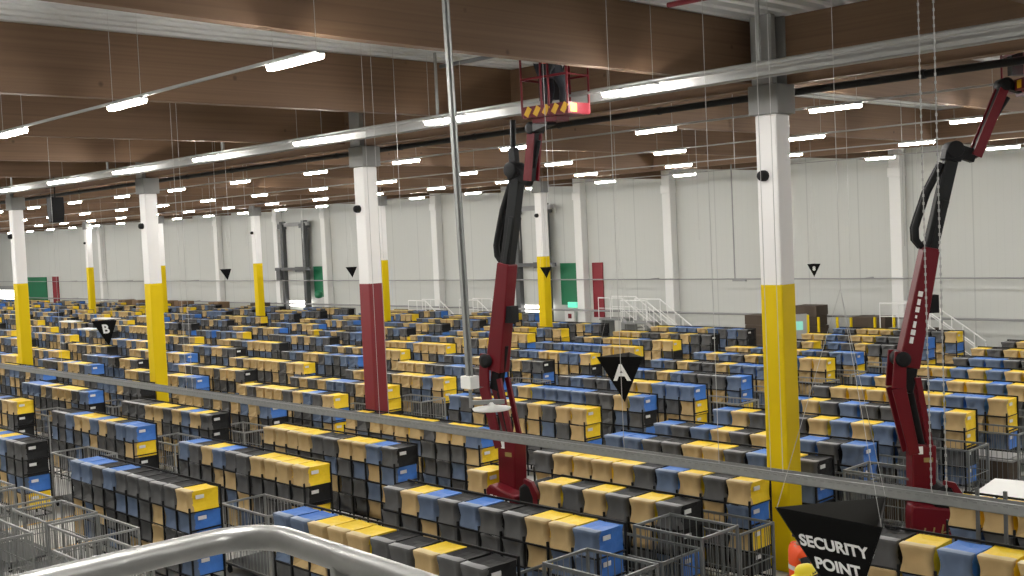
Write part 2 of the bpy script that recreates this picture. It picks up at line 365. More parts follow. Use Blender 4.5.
NEAR = set()   # filled from the list below: "bay row column tier" of the totes that show largest
NEARLIST = """0.0.1.0 0.0.2.0 1.1.9.0 0.0.3.0 1.0.9.0 1.2.5.0 1.3.9.0 2.0.9.0 0.0.0.0 1.1.8.0 1.0.8.0 1.1.7.0 1.0.7.0 2.1.9.0 1.1.5.0 1.0.6.0 1.2.4.0 1.1.6.0 1.2.3.0 1.5.9.0 2.0.9.1 1.2.2.0 2.2.9.0 1.1.4.0 1.3.9.1 1.1.3.0 1.2.0.0 1.0.4.0 1.90.0.0 1.0.5.0 1.2.1.0 1.1.2.0 1.1.9.1 1.3.8.0 1.3.7.0 1.4.9.0 2.1.9.1 3.0.9.0 1.3.6.0 1.1.1.0 1.0.3.0 1.7.9.0 1.3.5.0 0.1.0.0 2.2.9.1 0.1.1.0 1.1.0.0 1.0.2.0 1.8.9.0 1.3.4.0 2.4.9.0 3.1.9.0 1.3.3.0 2.0.9.3 1.0.1.0 1.6.8.0 1.3.1.0 3.0.9.1 1.0.0.0 1.5.8.0 1.2.5.1 3.0.9.2 3.2.9.0 1.3.2.0 2.5.9.0 2.3.9.1 1.3.0.0 1.6.5.0 1.6.6.0 2.0.8.0 2.1.8.0 2.0.7.0 1.6.7.0 1.4.6.0 1.3.9.3 1.1.7.1 3.1.9.1 2.6.9.0 2.4.9.1 1.1.6.1 1.3.9.2 1.7.9.1 2.2.8.0 1.4.5.0 3.4.9.0 2.1.6.0 2.0.6.0 1.4.4.0 1.8.8.0 2.0.5.0 2.7.9.0 1.4.3.0 2.0.3.0 2.1.5.0 2.0.4.0 2.5.9.1 4.0.9.0 1.5.4.0 2.1.7.0 1.4.9.1 2.2.5.0 2.2.7.0 1.3.8.1 1.8.9.1 2.0.2.0 1.7.5.0 1.4.2.0 1.4.7.0 1.6.0.0 1.6.1.0 1.5.2.0 1.7.8.0 1.7.4.0 1.5.7.0 1.4.1.0 2.1.3.0 1.7.3.0 2.2.6.0 2.6.9.1 1.2.5.2 2.0.1.0 3.6.9.0 2.2.3.0 2.1.1.0 4.1.9.0 0.1.0.1 1.1.5.1 2.1.4.0 1.5.3.0 1.5.1.0 2.0.0.0 1.4.0.0 1.7.2.0 1.8.7.0 2.4.8.0 1.6.2.0 2.2.4.0 2.9.9.0 4.0.9.1 3.2.9.1 2.1.2.0 1.9.7.0 2.4.7.0 1.1.4.1 1.8.6.0 1.5.0.0 1.8.9.2 2.2.1.0 0.0.0.1 1.1.3.1 3.1.9.2 0.1.1.1 2.4.6.0 4.3.9.0 2.2.0.0 1.9.6.0 1.7.9.2 3.8.9.0 2.7.9.1 2.3.9.0 1.1.0.1 2.10.9.0 4.4.9.0 1.8.3.0 2.2.2.0 2.5.7.0 2.1.0.0 1.9.8.0 1.8.1.0 1.8.2.0 3.0.9.3 1.1.1.1 1.1.8.1 1.7.9.3 1.9.5.0 1.8.0.0 3.3.9.0 1.1.2.1 2.6.8.0 1.6.8.1 2.2.6.3 2.7.8.0 4.5.9.0 1.9.4.0 2.5.8.0 1.10.5.0 2.1.5.1 2.5.6.0 2.2.6.1 3.9.9.0 2.5.5.0 2.3.7.2 1.10.6.0 1.9.0.0 2.6.7.0 1.5.5.0 1.10.4.0 3.1.8.0 2.4.5.0 1.2.4.1 1.3.8.3 3.0.8.0 2.2.7.2 1.0.0.2 2.3.8.1 2.5.4.0 2.3.6.1 2.0.8.1 3.2.8.0 1.10.3.0 2.5.1.0 2.2.7.1 2.2.8.2 5.2.9.0 2.0.7.2 2.1.8.1 2.5.3.0 2.6.6.0 2.5.2.0 2.3.8.2 2.4.0.0 2.0.6.1 2.2.8.3 2.3.7.1 3.1.7.0 2.9.8.0 1.6.4.0 2.4.8.1 3.11.9.0 2.9.9.1 3.3.9.1 2.13.9.0 4.7.9.0 1.10.2.0 1.5.9.1 2.0.7.1 5.3.9.0 3.1.5.0 2.2.8.1 4.8.9.0 3.9.9.1 2.6.9.2 2.3.7.0 1.11.4.0 3.2.7.0 3.4.9.2 1.11.3.0 3.2.6.0 2.0.2.1 3.1.6.0 2.4.7.1 3.0.7.0 2.11.8.0 2.7.7.0 3.6.9.1 3.2.5.0 3.1.2.0 4.1.9.1 1.7.6.0 2.4.6.1 2.0.5.1 3.2.4.0 2.1.4.1 1.2.4.2 2.6.8.1 2.3.8.0 2.1.2.1 2.1.6.1 2.1.7.1 2.0.6.2 2.7.6.0 2.6.2.0 2.1.5.2 2.2.7.3 3.4.8.0 2.2.6.2 3.13.9.0 3.12.9.0 1.11.2.0 2.4.1.0 1.3.8.2 2.0.4.1 5.4.9.0 3.8.9.1 3.5.9.0 3.4.6.0 3.1.4.0 2.1.1.1 2.8.7.0 3.2.3.0 1.11.1.0 4.0.9.2 2.3.4.0 5.5.9.0 2.5.8.1 2.3.5.0 2.3.6.2 3.6.8.0 3.4.5.0 3.10.9.0"""
for w in NEARLIST.split():
    if '@' not in w: NEAR.add(tuple(int(t) for t in w.split('.')))

# rack frame meshes, n columns wide, right end at the origin
def rack_frame(n):
    q = MB(); r = .014; RL = n*PITCH
    for i in range(n+1):
        x = -RL + i*PITCH + (r if i == 0 else -r if i == n else 0)
        for y in (.0, TD+.02): q.box(x-r, x+r, y-r, y+r, 0, 1.74 if y > .1 else 1.44)
    q.box(-RL, 0, -.012, .012, .105, .135); q.box(-RL, 0, TD+.008, TD+.032, .105, .135)
    q.box(-RL, 0, TD+.008, TD+.032, 1.71, 1.74)
    for x in (-RL+r, -r):
        for z in (.12, 1.05): q.box(x-.01, x+.01, 0, TD+.02, z-.012, z+.012)
    return q
def rack_shelf(q, n, z=0):
    RL = n*PITCH
    q.box(-RL, 0, -.012, .016, z-.024, z-.001); q.box(-RL, 0, TD-.01, TD+.02, z-.024, z-.001)
    q.box(-RL, 0, .016, TD-.01, z-.012, z-.001)
_rm = {}
def rack_meshes(n):
    if n not in _rm:
        q = rack_frame(n); fr = q.fixn(q.mesh('rack_frame', [M['black']]))
        q = MB(); rack_shelf(q, n); sh = q.fixn(q.mesh('shelf', [M['black']]))
        q = rack_frame(n)
        for z in SHELF: rack_shelf(q, n, z)
        _rm[n] = (fr, sh, q.fixn(q.mesh('rack_frame', [M['black']])))
    return _rm[n]

acc_v, acc_f, acc_mi, acc_n, tote_ids = [], [], [], 0, []
MI = {('T', 0): 0, ('B', 0): 1, ('K', 0): 2, ('T', 1): 3, ('B', 1): 4, ('K', 1): 5, ('T', 2): 6, ('B', 2): 7, ('K', 2): 8}
racks = []
seen_rows = {}
for bay, xe in enumerate(BAYX):
    rows = BAYROWS.get(bay, ROWS)
    for ri, yu in enumerate(rows):
        if bay >= 5 and not 3 < yu < 10.4: continue
        ends = [(xe*S, yu*S, 1.7), (xe*S-10*PITCH, yu*S, 1.7), (xe*S-5*PITCH, yu*S, 1.7)]
        if not any(in_view(e, 30, 60) for e in ends): continue
        seen_rows.setdefault(bay, []).append(yu)
JOBS = []
for bay, rows in seen_rows.items():
    for order, yu in enumerate(rows):
        n, xe = (6, -2.50) if (bay, yu) == (1, 3.18) else (10, BAYX[bay])
        JOBS.append((bay, order, yu, xe, n, '%s rack back, %s bay' % (ORD[order+1], ORD[bay+1])))
JOBS.append((1, 90, 3.18, -3.52, 1, 'stack left of the boom lift'))
for bay, order, yu, xe, n, ref in JOBS:
        rnd = random.Random(bay*100+int(yu*50)); dep = proj((xe*S, yu*S, 1.7))[2]/S; RL = n*PITCH
        top = TOP.get((bay, yu)) or ''.join(rnd.choice('TTTTBBBKKKK') for _ in range(10))
        ec = ENDC.get((bay, yu)) or (top[-1] + ''.join(rnd.choice('TBKK') for _ in range(3)))
        top = top[-n:]
        if n == 1: top, ec = 'T', 'TKBK'
        base = (xe*S + (rnd.uniform(-.12, .12) if bay > 2 else 0), yu*S, 0)
        fr_me, sh_me, far_me = rack_meshes(n)
        rk = empty('tote_rack', base) if dep < 7.5 else obj('tote_rack', far_me, None, base)
        tag(rk, 'rack ending in a %s tote over a %s one, %s' % (CWORD[ec[0]], CWORD[ec[1]], ref), 'rack', 'black racks filled with totes')
        if dep < 7.5:
            obj('frame', fr_me, rk)
            for z in SHELF: obj('shelf', sh_me, rk, (0, 0, z))
        for ti in range(4):                           # 0 = top tier
            z = SHELF[3-ti]
            for ci in range(n):
                c = top[ci] if ti == 0 else rnd.choice('TTTBBBKKKKK')
                if ci == n-1: c = ec[ti]
                sd = rnd.randrange(NV); jx, jy = rnd.uniform(-.012, .012), rnd.uniform(-.02, .03); rz = rnd.uniform(-.03, .03)
                gone = rnd.random()
                if ti == 0 and (bay, yu) not in TOP and gone < .05: continue
                x = base[0] - RL + (ci+.5)*PITCH + jx; y = base[1] + jy
                key = (bay, order, ci, ti)
                p = (x, y, z)
                if key in NEAR:
                    t = obj('tote', tb[c][sd], None, p); t.rotation_euler = (0, 0, rz)
                    tier = ('top', 'second', 'third', 'bottom')[ti]
                    frm = 'at right end' if ci == n-1 else '%s from right end' % ORD[n-ci]
                    tag(t, '%s, %s tier, %s, %s' % (CNAME[c], tier, frm, ref) if n > 1 else '%s, %s tier of the single stack left of the boom lift' % (CNAME[c], tier), 'tote', 'totes on the racks')
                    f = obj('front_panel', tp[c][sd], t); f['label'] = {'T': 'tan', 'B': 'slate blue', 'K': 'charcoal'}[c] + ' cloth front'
                    if ci == n-1: obj('printed_label', tl, t)['label'] = 'white printed label'
                else:
                    if not in_view(p, 40, 60): continue
                    hi = dep < 6.5
                    V, Fc, mi = TPL[hi][sd]; cs, sn = math.cos(rz), math.sin(rz)
                    W = np.column_stack((V[:, 0]*cs - V[:, 1]*sn + x, V[:, 0]*sn + V[:, 1]*cs + y, V[:, 2] + z))
                    acc_v.append(W); tote_ids.append((len(Fc), key))
                    acc_f += [[i + acc_n for i in f] for f in Fc]; acc_mi += [MI[(c, q)] for q in mi]; acc_n += len(V)
me = bpy.data.meshes.new('tote_mass'); me.from_pydata(np.vstack(acc_v).tolist(), [], acc_f)
for k in ('T', 'B', 'K'): me.materials.append(BODY[k])
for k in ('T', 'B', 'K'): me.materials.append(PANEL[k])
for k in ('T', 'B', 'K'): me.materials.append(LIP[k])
me.polygons.foreach_set('material_index', acc_mi); me.update()
o = obj('tote_mass', me); tag(o, 'the many smaller totes filling the racks farther back', 'totes', kind='stuff')

# ------------------------------------------------------------------ ceiling lamps
LZ = Z(-.50)
q = MB(); q.box(-.50, .50, -.05, .05, .0, .03); q.box(-.03, .03, -.02, .02, .03, .06); hous_me = q.fixn(q.mesh('batten_housing', [M['galvlight']]))
q = MB(); q.prism([(-.055, 0), (-.035, -.05), (.035, -.05), (.055, 0)], -.49, .49)
q.v = [(y, x, z) for x, y, z in q.v]; diff_me = q.fixn(q.mesh('diffuser', [M['lamp']]))
q = MB(); q.tube([(0, 0, .05), (0, 0, ZD-LZ)], .0035, 5)
wire_me = q.mesh('suspension_wire', [M['wire']])
KX = range(-3, 27)
for j in range(-1, 7):  # the unseen line behind the camera is added to light the near end
    if j == 6: continue
    yl = (1.75+1.415*j)*S
    q = MB(); q.box(XL+2, XR-1 if j > 0 else -2.6*S, yl-.02, yl+.02, LZ+.031, LZ+.065)
    rail = tag(q.build('lighting_rail', M['galvlight']), 'thin grey rail carrying the lamps of the %s light line' % ORD[j+2], 'rail', 'lighting rails')
    for k in KX:
        xl = (-2.63-1.017*k)*S
        if j in (0, 1) and k < 0 and in_view((xl, yl, LZ), 30, 30): continue  # out-of-view lamps past the line's near end are added to light the beams
        h = obj('batten_lamp', hous_me, None, (xl, yl, LZ))
        tag(h, 'lit white batten lamp, %s from the right on the %s light line' % (ORD[k+4], ORD[j+2]), 'lamp', 'batten lamps on the light lines')
        obj('diffuser', diff_me, h); [obj('suspension_wire', wire_me, h, (x, 0, 0)) for x in (-.42, .42)]

# ------------------------------------------------------------------ trays, pipes and hanging chains
def tray(yu, z, w, h, x0, x1, slots):
    q = MB(); y = yu*S
    q.box(x0, x1, y-w/2, y-w/2+.006, z, z+h); q.box(x0, x1, y+w/2-.006, y+w/2, z, z+h); q.box(x0, x1, y-w/2, y+w/2, z, z+.006)
    q.box(x0, x1, y-w/2-.012, y-w/2, z+h-.012, z+h)
    if slots:
        x = x0
        while x < x1:
            q.box(x, x+.05, y-w/2-.003, y-w/2, z+h*.62, z+h*.78, 1); x += .10
    return q
q = tray(2.75, Z(.72)-.06, .14, .115, -14.5*S, .2*S, True)
lt = q.build('cable_tray', [M['galv'], M['slot']]); tag(lt, 'grey slotted cable tray crossing low over the racks', 'cable tray')
def chain(q, x, y, z0, z1):
    q.tube([(x, y, z0), (x, y, z1)], .005, 5)
    z = z0
    while z < z1: q.box(x-.008, x+.008, y-.008, y+.008, z, z+.03); z += .08
for i, xu in enumerate((-1.34, -1.30, -1.82, -1.78, -2.0, -2.37, -3.6, -3.66, -5.2, -5.26, -6.8, -9, -11)):
    q = MB()
    if i < 2: chain(q, xu*S, 2.75*S, Z(.72)+.03, ZD-.05)
    else: q.tube([(xu*S, 2.75*S, Z(.72)+.03), (xu*S, 2.75*S, ZD)], .004, 5)
    q.build('suspension_chain', M['galvlight'] if i < 2 else M['wire'], lt)
q = tray(3.31, LZ-.03, .20, .13, XL+2, XR-1, False)
q.tube([(XL+2, 3.31*S-.04, LZ+.13), (XR-1, 3.31*S-.04, LZ+.13)], .05, 8); q.tube([(XL+2, 3.31*S+.05, LZ+.15), (XR-1, 3.31*S+.05, LZ+.15)], .05, 8)
ut = q.build('cable_tray', M['galvlight']); tag(ut, 'long pale cable tray under the roof beside the lamps', 'cable tray')
for xu in (-.5, -2.2, -3.9, -5.8, -7.3, -9, -11, -13):
    q = MB(); q.box(xu*S-.02, xu*S+.02, 3.31*S+.10, 3.31*S+.14, LZ+.03, ZD); q.build('hanger', M['galv'], ut)
q = MB(); q.tube([(XL+2, 4.24*S, Z(-.548)), (XR-1, 4.24*S, Z(-.548))], .062, 12)
x = -30*S
while x < 0: q.tube([(x-.03, 4.24*S, Z(-.548)), (x+.03, 4.24*S, Z(-.548))], .075, 12); x += 2.6
bp = q.build('roof_pipe', M['blackpipe']); tag(bp, 'black pipe running under the girder past the columns', 'pipe')
for k in range(14):
    q = MB(); xx = (-.8-2*k)*S+.3; q.box(xx-.012, xx+.012, 4.24*S-.012, 4.24*S+.012, Z(-.548)+.1, ZD); q.build('hanger', M['black'], bp)
for i, (x0, y0, x1, y1) in enumerate(((-2.55, 3.3, -1.35, 3.4), (-1.8, 2.6, -1.4, 2.5), (-4.05, 3.5, -2.8, 3.55))):
    q = MB(); q.tube([(x0*S, y0*S, ZD-.12), (x1*S, y1*S, ZD-.12)], .04, 8)
    o = q.build('sprinkler_pipe', M['colred'] if i < 1 else M['darkgrey']); tag(o, ['thin red pipe under the roof deck above the largest column', 'dark pipe under the roof deck at top right', 'dark pipe under the deck above the first basket'][i], 'pipe')
q = MB(); q.tube([(-1.18*S, 2.25*S, ZD-.2), (-1.13*S, 2.33*S, ZD-.32), (-1.05*S, 2.42*S, ZD-.38), (-.8*S, 2.5*S, ZD-.38)], .05, 8); q.tube([(-1.18*S, 2.30*S, ZD-.12), (-1.13*S, 2.38*S, ZD-.26), (-1.05*S, 2.47*S, ZD-.32), (-.8*S, 2.56*S, ZD-.32)], .04, 8)
tag(q.build('cable_bundle', M['galv']), 'grey curved cable bundle under the roof at top right', 'cable')
for z, r, lb in ((Z(.61), .03, 'thin grey pipe along the back wall at mid height'), (Z(1.0), .05, 'thicker grey pipe along the foot of the back wall')):
    q = MB(); q.tube([(-32*S, 10.55*S, z), (2.5*S, 10.55*S, z)], r, 8)
    o = q.build('wall_pipe', M['grey']); tag(o, lb, 'pipe')
    for k in range(12):
        q = MB(); q.box((-31+2.8*k)*S, (-31+2.8*k)*S+.05, 10.55*S, 10.74*S, z-.03, z+.03); q.build('bracket', M['grey'], o)
rnd = random.Random(5)
for i, (xu, yu, zb) in enumerate([(-2.9, 3.0, -.1), (-3.05, 4.4, -.25), (-4.4, 4.6, -.1), (-5.0, 4.9, .1), (-3.9, 3.1, -.1), (-5.9, 4.4, -.1), (-6.4, 3.7, 0), (-6.9, 3.9, 0), (-4.9, 6.6, .1), (-4.0, 7.1, .3), (-3.7, 7.3, .2), (-3.4, 6.9, .2), (-6.98, 10.0, .59), (-5.9, 9, .3), (-9.3, 5.2, .1), (-8.2, 4.9, 0), (-9.9, 7.6, .2), (-11.9, 7.9, .2)]):
    q = MB(); q.tube([(xu*S, yu*S, Z(zb)), (xu*S, yu*S, ZD)], .03 if i == 12 else .0055, 5)
    if i == 12: q.box(xu*S-.1, xu*S+.55, yu*S-.05, yu*S+.05, Z(zb)-.05, Z(zb)+.02)
    o = q.build('hanging_wire', M['grey'] if i == 12 else M['wire'])
    tag(o, 'grey hanging drop pipe with a short foot before the back wall' if i == 12 else 'thin pale wire hanging from the roof, %s from the right' % ORD[i+1], 'wire', None if i == 12 else 'thin hanging wires')
# hanging strut with antenna arm
hp = empty('hanging_strut', (-2.47*S, 2.19*S, 0)); tag(hp, 'galvanised slotted strut hanging from the roof with a white box', 'strut')
q = MB(); z0 = Z(.42); tilt = .025
def sx(z): return -(z0-z)*tilt*.7
for dx, dy in ((-.035, 0), (.035, 0)):
    q.beam((dx, dy, z0), (dx-.06, dy-.06, ZD), .012, .05)
q.beam((0, .0, z0), (-.06, -.06, ZD), .07, .045)
q.build('strut_channel', M['galv'], hp)
q = MB()
for i in range(60):
    t = i/60; z = z0 + (ZD-z0)*t; q.box(-.06*t-.012, -.06*t+.012, -.06*t-.03, -.06*t, z, z+.05)
q.build('slot_row', M['slot'], hp)
q = MB(); q.box(-.09, .09, -.07, .07, z0-.10, z0+.05); q.build('junction_box', M['white'], hp, bevel=.01)
q = MB(); q.beam((0, 0, z0-.08), (.0, 0, z0-.33), .03, .03); q.beam((.0, 0, z0-.27), (.28, .28, z0-.27), .05, .05); q.build('arm', M['galv'], hp)
q = MB(); q.lathe([(.01, -.37), (.22, -.36), (.23, -.34), (.05, -.31), (.03, -.27)], 16, (.17, .17, z0)); q.build('antenna_dish', M['white'], hp)
# black speaker hung at far left
sp = empty('hanging_speaker', (-9*S, 3.67*S, 0)); tag(sp, 'small black unit hanging under the roof near the left column', 'speaker')
q = MB(); q.prism([(-.12, -.45), (.12, -.45), (.22, -.1), (.2, .35), (-.2, .35), (-.22, -.1)], -.2, .2); q.v = [(x, y, z+Z(-.37)) for x, y, z in q.v]; q.build('cabinet', M['black'], sp, bevel=.02)
q = MB(); q.tube([(0, 0, Z(-.37)+.35), (0, 0, ZD)], .02, 6); q.build('drop_rod', M['black'], sp)

# ------------------------------------------------------------------ hanging triangular signs
def sign(xu, yu, dz, rz, a, h, lines, label, size, top=None):
    s = empty('hanging_sign', (xu*S, yu*S, Z(dz)), rz); tag(s, label, 'sign', 'black triangular hanging signs')
    r = a/math.sqrt(3); cs = [Vector((r*math.cos(t), r*math.sin(t), 0)) for t in (math.radians(210), math.radians(330), math.radians(90))]
    ap = Vector((0, 0, -h))
    for i in range(3):
        p, qv = cs[i], cs[(i+1) % 3]; nrm = (qv-p).cross(ap-p).normalized(); cen = (p+qv+ap)/3
        if nrm.dot(cen - Vector((0, 0, -h/3))) < 0: nrm = -nrm
        q = MB(); inn = [v - nrm*.012 for v in (p, qv, ap)]
        q.add([p, qv, ap] + inn, [(0, 1, 2), (0, 3, 4, 1), (1, 4, 5, 2), (2, 5, 3, 0)], 0); q.add(inn, [(0, 2, 1)], 1)
        q.build('face_panel', [M['signblack'], M['signgrey']], s, fix=False)
    # lettering on the front face and the two others
    for i in range(3):
        p, qv = cs[i], cs[(i+1) % 3]; ex = (qv-p).normalized(); mid = (p+qv)/2; dn = (ap-mid).normalized(); nrm = ex.cross(-dn)
        for txt, t, sz in lines:
            cu = bpy.data.curves.new('lettering', 'FONT'); cu.body = txt; cu.align_x = 'CENTER'; cu.align_y = 'CENTER'; cu.size = sz; cu.extrude = .002; cu.offset = sz*.03
            o = bpy.data.objects.new('lettering', cu); C.objects.link(o); cu.materials.append(M['letter']); me = bpy.data.meshes.new_from_object(o); bpy.data.objects.remove(o); o = obj('lettering', me, s)
            mm = Matrix((ex, -dn, nrm)).transposed().to_4x4(); mm.translation = mid + dn*t*(ap-mid).length + nrm*.006; o.matrix_local = mm
    q = MB(); hub = Vector((0, 0, ZD - Z(dz)))
    kn = Vector((0, 0, 2.2 if top is None else top))
    for c in cs: q.tube([c*.97, kn], .003, 5)
    q.tube([kn, hub], .003, 5); q.build('suspension_wire', M['wire'], s)
sign(-1.44, 2.505, .72, math.radians(-4), 1.22, 1.15, [('SECURITY', .27, .175), ('POINT', .465, .175)], 'black hanging sign reading SECURITY POINT', .2)
sign(-4.22, 4.92, .72, math.radians(26), 1.08, 1.08, [('A', .36, .55)], 'black hanging sign with a white letter A', .5)
sign(-11.7, 5.25, .72, math.radians(40), 1.12, 1.10, [('B', .34, .55)], 'black hanging sign with a white letter B', .5)
sign(-4.21, 6.98, .30, math.radians(30), .36, .36, [('8', .36, .16)], 'small black hanging sign right of the largest column', .2)
sign(-7.39, 7.57, .32, math.radians(-10), .44, .42, [], 'small black hanging sign beside the yellow column behind the lift', .2)
sign(-10.96, 7.94, .30, math.radians(5), .55, .5, [], 'small black hanging sign beside the red column', .2)
sign(-14.0, 8.03, .30, math.radians(35), .68, .62, [], 'small black hanging sign far left before the back wall', .2)

# ------------------------------------------------------------------ boom lifts
def boom_lift(base, rz, J, label):
    L = empty('boom_lift', base, rz); tag(L, label, 'boom lift', 'red articulated boom lifts')
    R_, K_ = M['red'], M['black']
    q = MB(); q.box(-.72, .72, -.44, .44, .26, .58); q.prism([(-.6, .58), (.6, .58), (.5, .70), (-.5, .70)], -.38, .38); q.build('chassis', R_, L, bevel=.03)
    for x in (-.55, .55):
        for y in (-.46, .46):
            q = MB(); q.lathe([(.05, -.10), (.30, -.10), (.36, -.07), (.36, .07), (.30, .10), (.05, .10)], 20, (x, y, .36), 'y')
            w = q.build('wheel', M['rubber'], L); q = MB(); q.lathe([(.02, -.11), (.16, -.11), (.18, 0), (.16, .11), (.02, .11)], 12, (x, y, .36), 'y'); q.build('hub', R_, w)
    q = MB(); q.lathe([(.36, .70), (.38, .72), (.38, .78), (.34, .80)], 20); q.build('slew_ring', K_, L)
    if J['hood'] == 'split':
        q = MB(); q.prism([(-.20, .82), (.44, .82), (.44, 1.42), (-.12, 1.56), (-.20, 1.48)], -.45, -.16); cv = q.build('side_cover', R_, L, bevel=.03)
        for i in range(5): q = MB(); q.box(-.10+i*.09, -.10+i*.09+.06, -.456, -.449, 1.36-i*.012, 1.40-i*.012); q.build('lettering', M['letter'], cv)
    else:
        q = MB(); q.prism([(-.30, .5), (.34, .5), (.34, 1.22), (-.27, 1.30), (-.30, 1.2)], -.45, -.16); cv = q.build('side_cover', R_, L, bevel=.03)
        for x, z in ((-.12, .88), (.02, .88), (.16, .92)): q = MB(); q.beam((x, -.456, z-.06), (x+.03, -.456, z+.07), .012, .022); q.beam((x, -.456, z-.06), (x+.12, -.456, z-.03), .012, .016); q.build('decal', M['teal'], cv)
    hz, hx = (.28, .36) if J['hood'] == 'split' else (.20, -.04)
    q = MB(); q.prism([(.14+hx, .82), (.50+hx, .82), (.50+hx, 1.16+hz), (.42+hx, 1.34+hz), (.28+hx, 1.38+hz), (.14+hx, 1.30+hz)], -.42, .25); q.build('engine_hood', K_, L, bevel=.04)
    q = MB(); q.prism([(.44+hx, .80), (.56+hx, .80), (.56+hx, 1.22+hz), (.44+hx, 1.42+hz), (.28+hx, 1.46+hz), (.26+hx, 1.39+hz), (.38+hx, 1.34+hz), (.46+hx, 1.16+hz)], -.44, -.36); q.build('hood_guard', R_, L, bevel=.01)
    tt = J['tt']
    q = MB(); q.prism([(-.17, .80), (.18, .80), (.23, tt), (-.15, tt+.03)], -.16, .16); tw = q.build('tower', R_, L, bevel=.025)
    q = MB(); q.box(.02, .16, -.167, -.159, tt-.25, tt-.18); q.build('decal', M['teal'], tw)
    q = MB(); q.box(-.06, .01, -.167, -.159, tt-.12, tt+.0); q.build('warning_plate', M['letter'], tw)
    k0 = J['knee']; b0, b1 = J['boom0'], J['boom1']
    def P2(p, y=0): return Vector((p[0], y, p[1]))
    # lower parallelogram
    for y in (-.15, .15):
        q = MB(); q.beam(P2((-.12, tt-.12), y), P2((k0[0]-.04, k0[1]-.45), y), .05, .17, h2=.22); q.beam(P2((k0[0]-.04, k0[1]-.45), y), P2((k0[0], k0[1]+.12), y), .05, .22, h2=.18); q.build('lower_arm', R_, L, bevel=.012)
        q = MB(); q.beam(P2((.16, tt-.1), y*.7), P2((k0[0]+.27, k0[1]-.30), y*.7), .045, .09); q.build('tension_link', R_, L)
    q = MB(); q.tube([P2((.05, tt-.05)), P2((k0[0]+.18, k0[1]-.55))], .06, 12); q.tube([P2((k0[0]+.18, k0[1]-.55)), P2((k0[0]+.36, k0[1]+.25))], .05, 12)
    q.beam(P2((k0[0]+.10, k0[1]-.5)), P2((k0[0]+.30, k0[1]+.35)), .16, .16); q.build('lift_cylinder', K_, L)
    q = MB(); q.lathe([(.06, -.2), (.12, -.2), (.12, .2), (.06, .2)], 14, (k0[0]+.03, 0, k0[1]), 'y'); q.build('knee_pin', K_, L)
    q = MB(); q.beam(P2(b0), P2(b1), .26, .34, h2=.25); mb_ = q.build('main_boom', R_, L, bevel=.02)
    d = (P2(b1)-P2(b0)).normalized(); nx = Vector((d.z, 0, -d.x))
    q = MB()
    for i, (s0, ln) in enumerate(((.20, .11), (.27, .09), (.33, .11), (.41, .05), (.46, .09), (.52, .10), (.59, .09))):
        a = P2(b0) + (P2(b1)-P2(b0))*s0 - nx*.05 + Vector((0, -.132, 0)); q.beam(a, a + d*ln*.92, .008, (.055, .07, .045, .03, .06, .05, .07)[i], upv=(1, 0, 0))
    if J['hood'] == 'full': q.build('lettering', M['letter'], mb_)
    q = MB(); q.box(-.08, .08, -.09, .09, -.14, .14); mm = P2(b0)*.45+P2(b1)*.55 + nx*.2; q.v = [(x+mm.x, y, z+mm.z) for x, y, z in q.v]; q.build('valve_block', K_, L)
    # telescopic section with hose loop
    t1 = J['tele']; q = MB(); q.beam(P2(b1)-d*.3, P2(t1), .17, .20); q.beam(P2(b1)-d*.1+nx*.02, P2(b1)+(P2(t1)-P2(b1))*.55+nx*.05, .22, .10); q.build('telescopic_boom', M['blackpipe'], L, bevel=.015)
    dd = (P2(t1)-P2(b1)).normalized(); n2 = Vector((dd.z, 0, -dd.x)); ln = (P2(t1)-P2(b1)).length
    a = P2(b1)
    pts = [a + dd*ln*.95 - n2*.12, a + dd*ln*.6 - n2*.24, a + dd*ln*.3 - n2*.28, a + dd*.25 - n2*.29, a + dd*.08 - n2*.24, a + dd*.0 - n2*.14, a + dd*.08 - n2*.02]
    q = MB(); q.tube(pts, .055, 10); q.tube([p+Vector((0, .1, 0)) for p in pts], .05, 10); q.build('hose_loop', K_, L)
    hd = J['head']; q = MB()
    q.beam(P2(t1), P2(hd), .22, .26); q.lathe([(.06, -.15), (.13, -.15), (.13, .15), (.06, .15)], 16, (hd[0], 0, hd[1]), 'y'); q.beam(P2(hd), P2(J['jib0']), .16, .2)
    if 'mast' in J: q.beam(P2(hd), P2(J['mast']), .12, .14); q.tube([P2(J['mast']), P2((J['mast'][0]+.02, J['mast'][1]+.45))], .05, 8)
    q.build('boom_head', K_, L, bevel=.01)
    j0, j1 = J['jib0'], J['jib1']
    for y in (-.10, .10):
        q = MB(); off = Vector((0, y, 0)); q.beam(P2(j0)+off, P2(j1)+off, .035, .15, h2=.13); q.build('jib_plate', R_, L)
    q = MB(); q.beam(P2(j0), P2(j1), .10, .10); q.tube([P2(j0)+Vector((.07, 0, .2)), P2(j1)+Vector((.07, 0, -.2))], .035, 8); q.build('jib_core', K_, L)
    q = MB(); q.lathe([(.05, -.14), (.10, -.14), (.10, .14), (.05, .14)], 14, (j1[0], 0, j1[1]), 'y'); q.build('jib_knuckle', K_, L)
    # basket
    bx0, bx1, bz = J['basket']; by = J.get('bw', .40)
    yo = J.get('by', 0); bk = empty('basket', (0, yo, 0)); bk.parent = L
    q = MB(); q.box(bx0, bx1, -by, by, bz-.03, bz); q.box(bx0+.1, bx1-.3, -.15, .15, bz-.10, bz-.03); q.build('basket_floor', R_, bk)
    q = MB(); q.box(bx0, bx1, -by-.01, -by+.005, bz-.02, bz+.14); q.box(bx0, bx1, by-.005, by+.01, bz-.02, bz+.14); q.box(bx0-.01, bx0+.005, -by, by, bz-.02, bz+.14); q.box(bx1-.005, bx1+.01, -by, by, bz-.02, bz+.14); q.build('kick_plate', R_, bk)
    nst = 5; w = (bx1-bx0)/nst
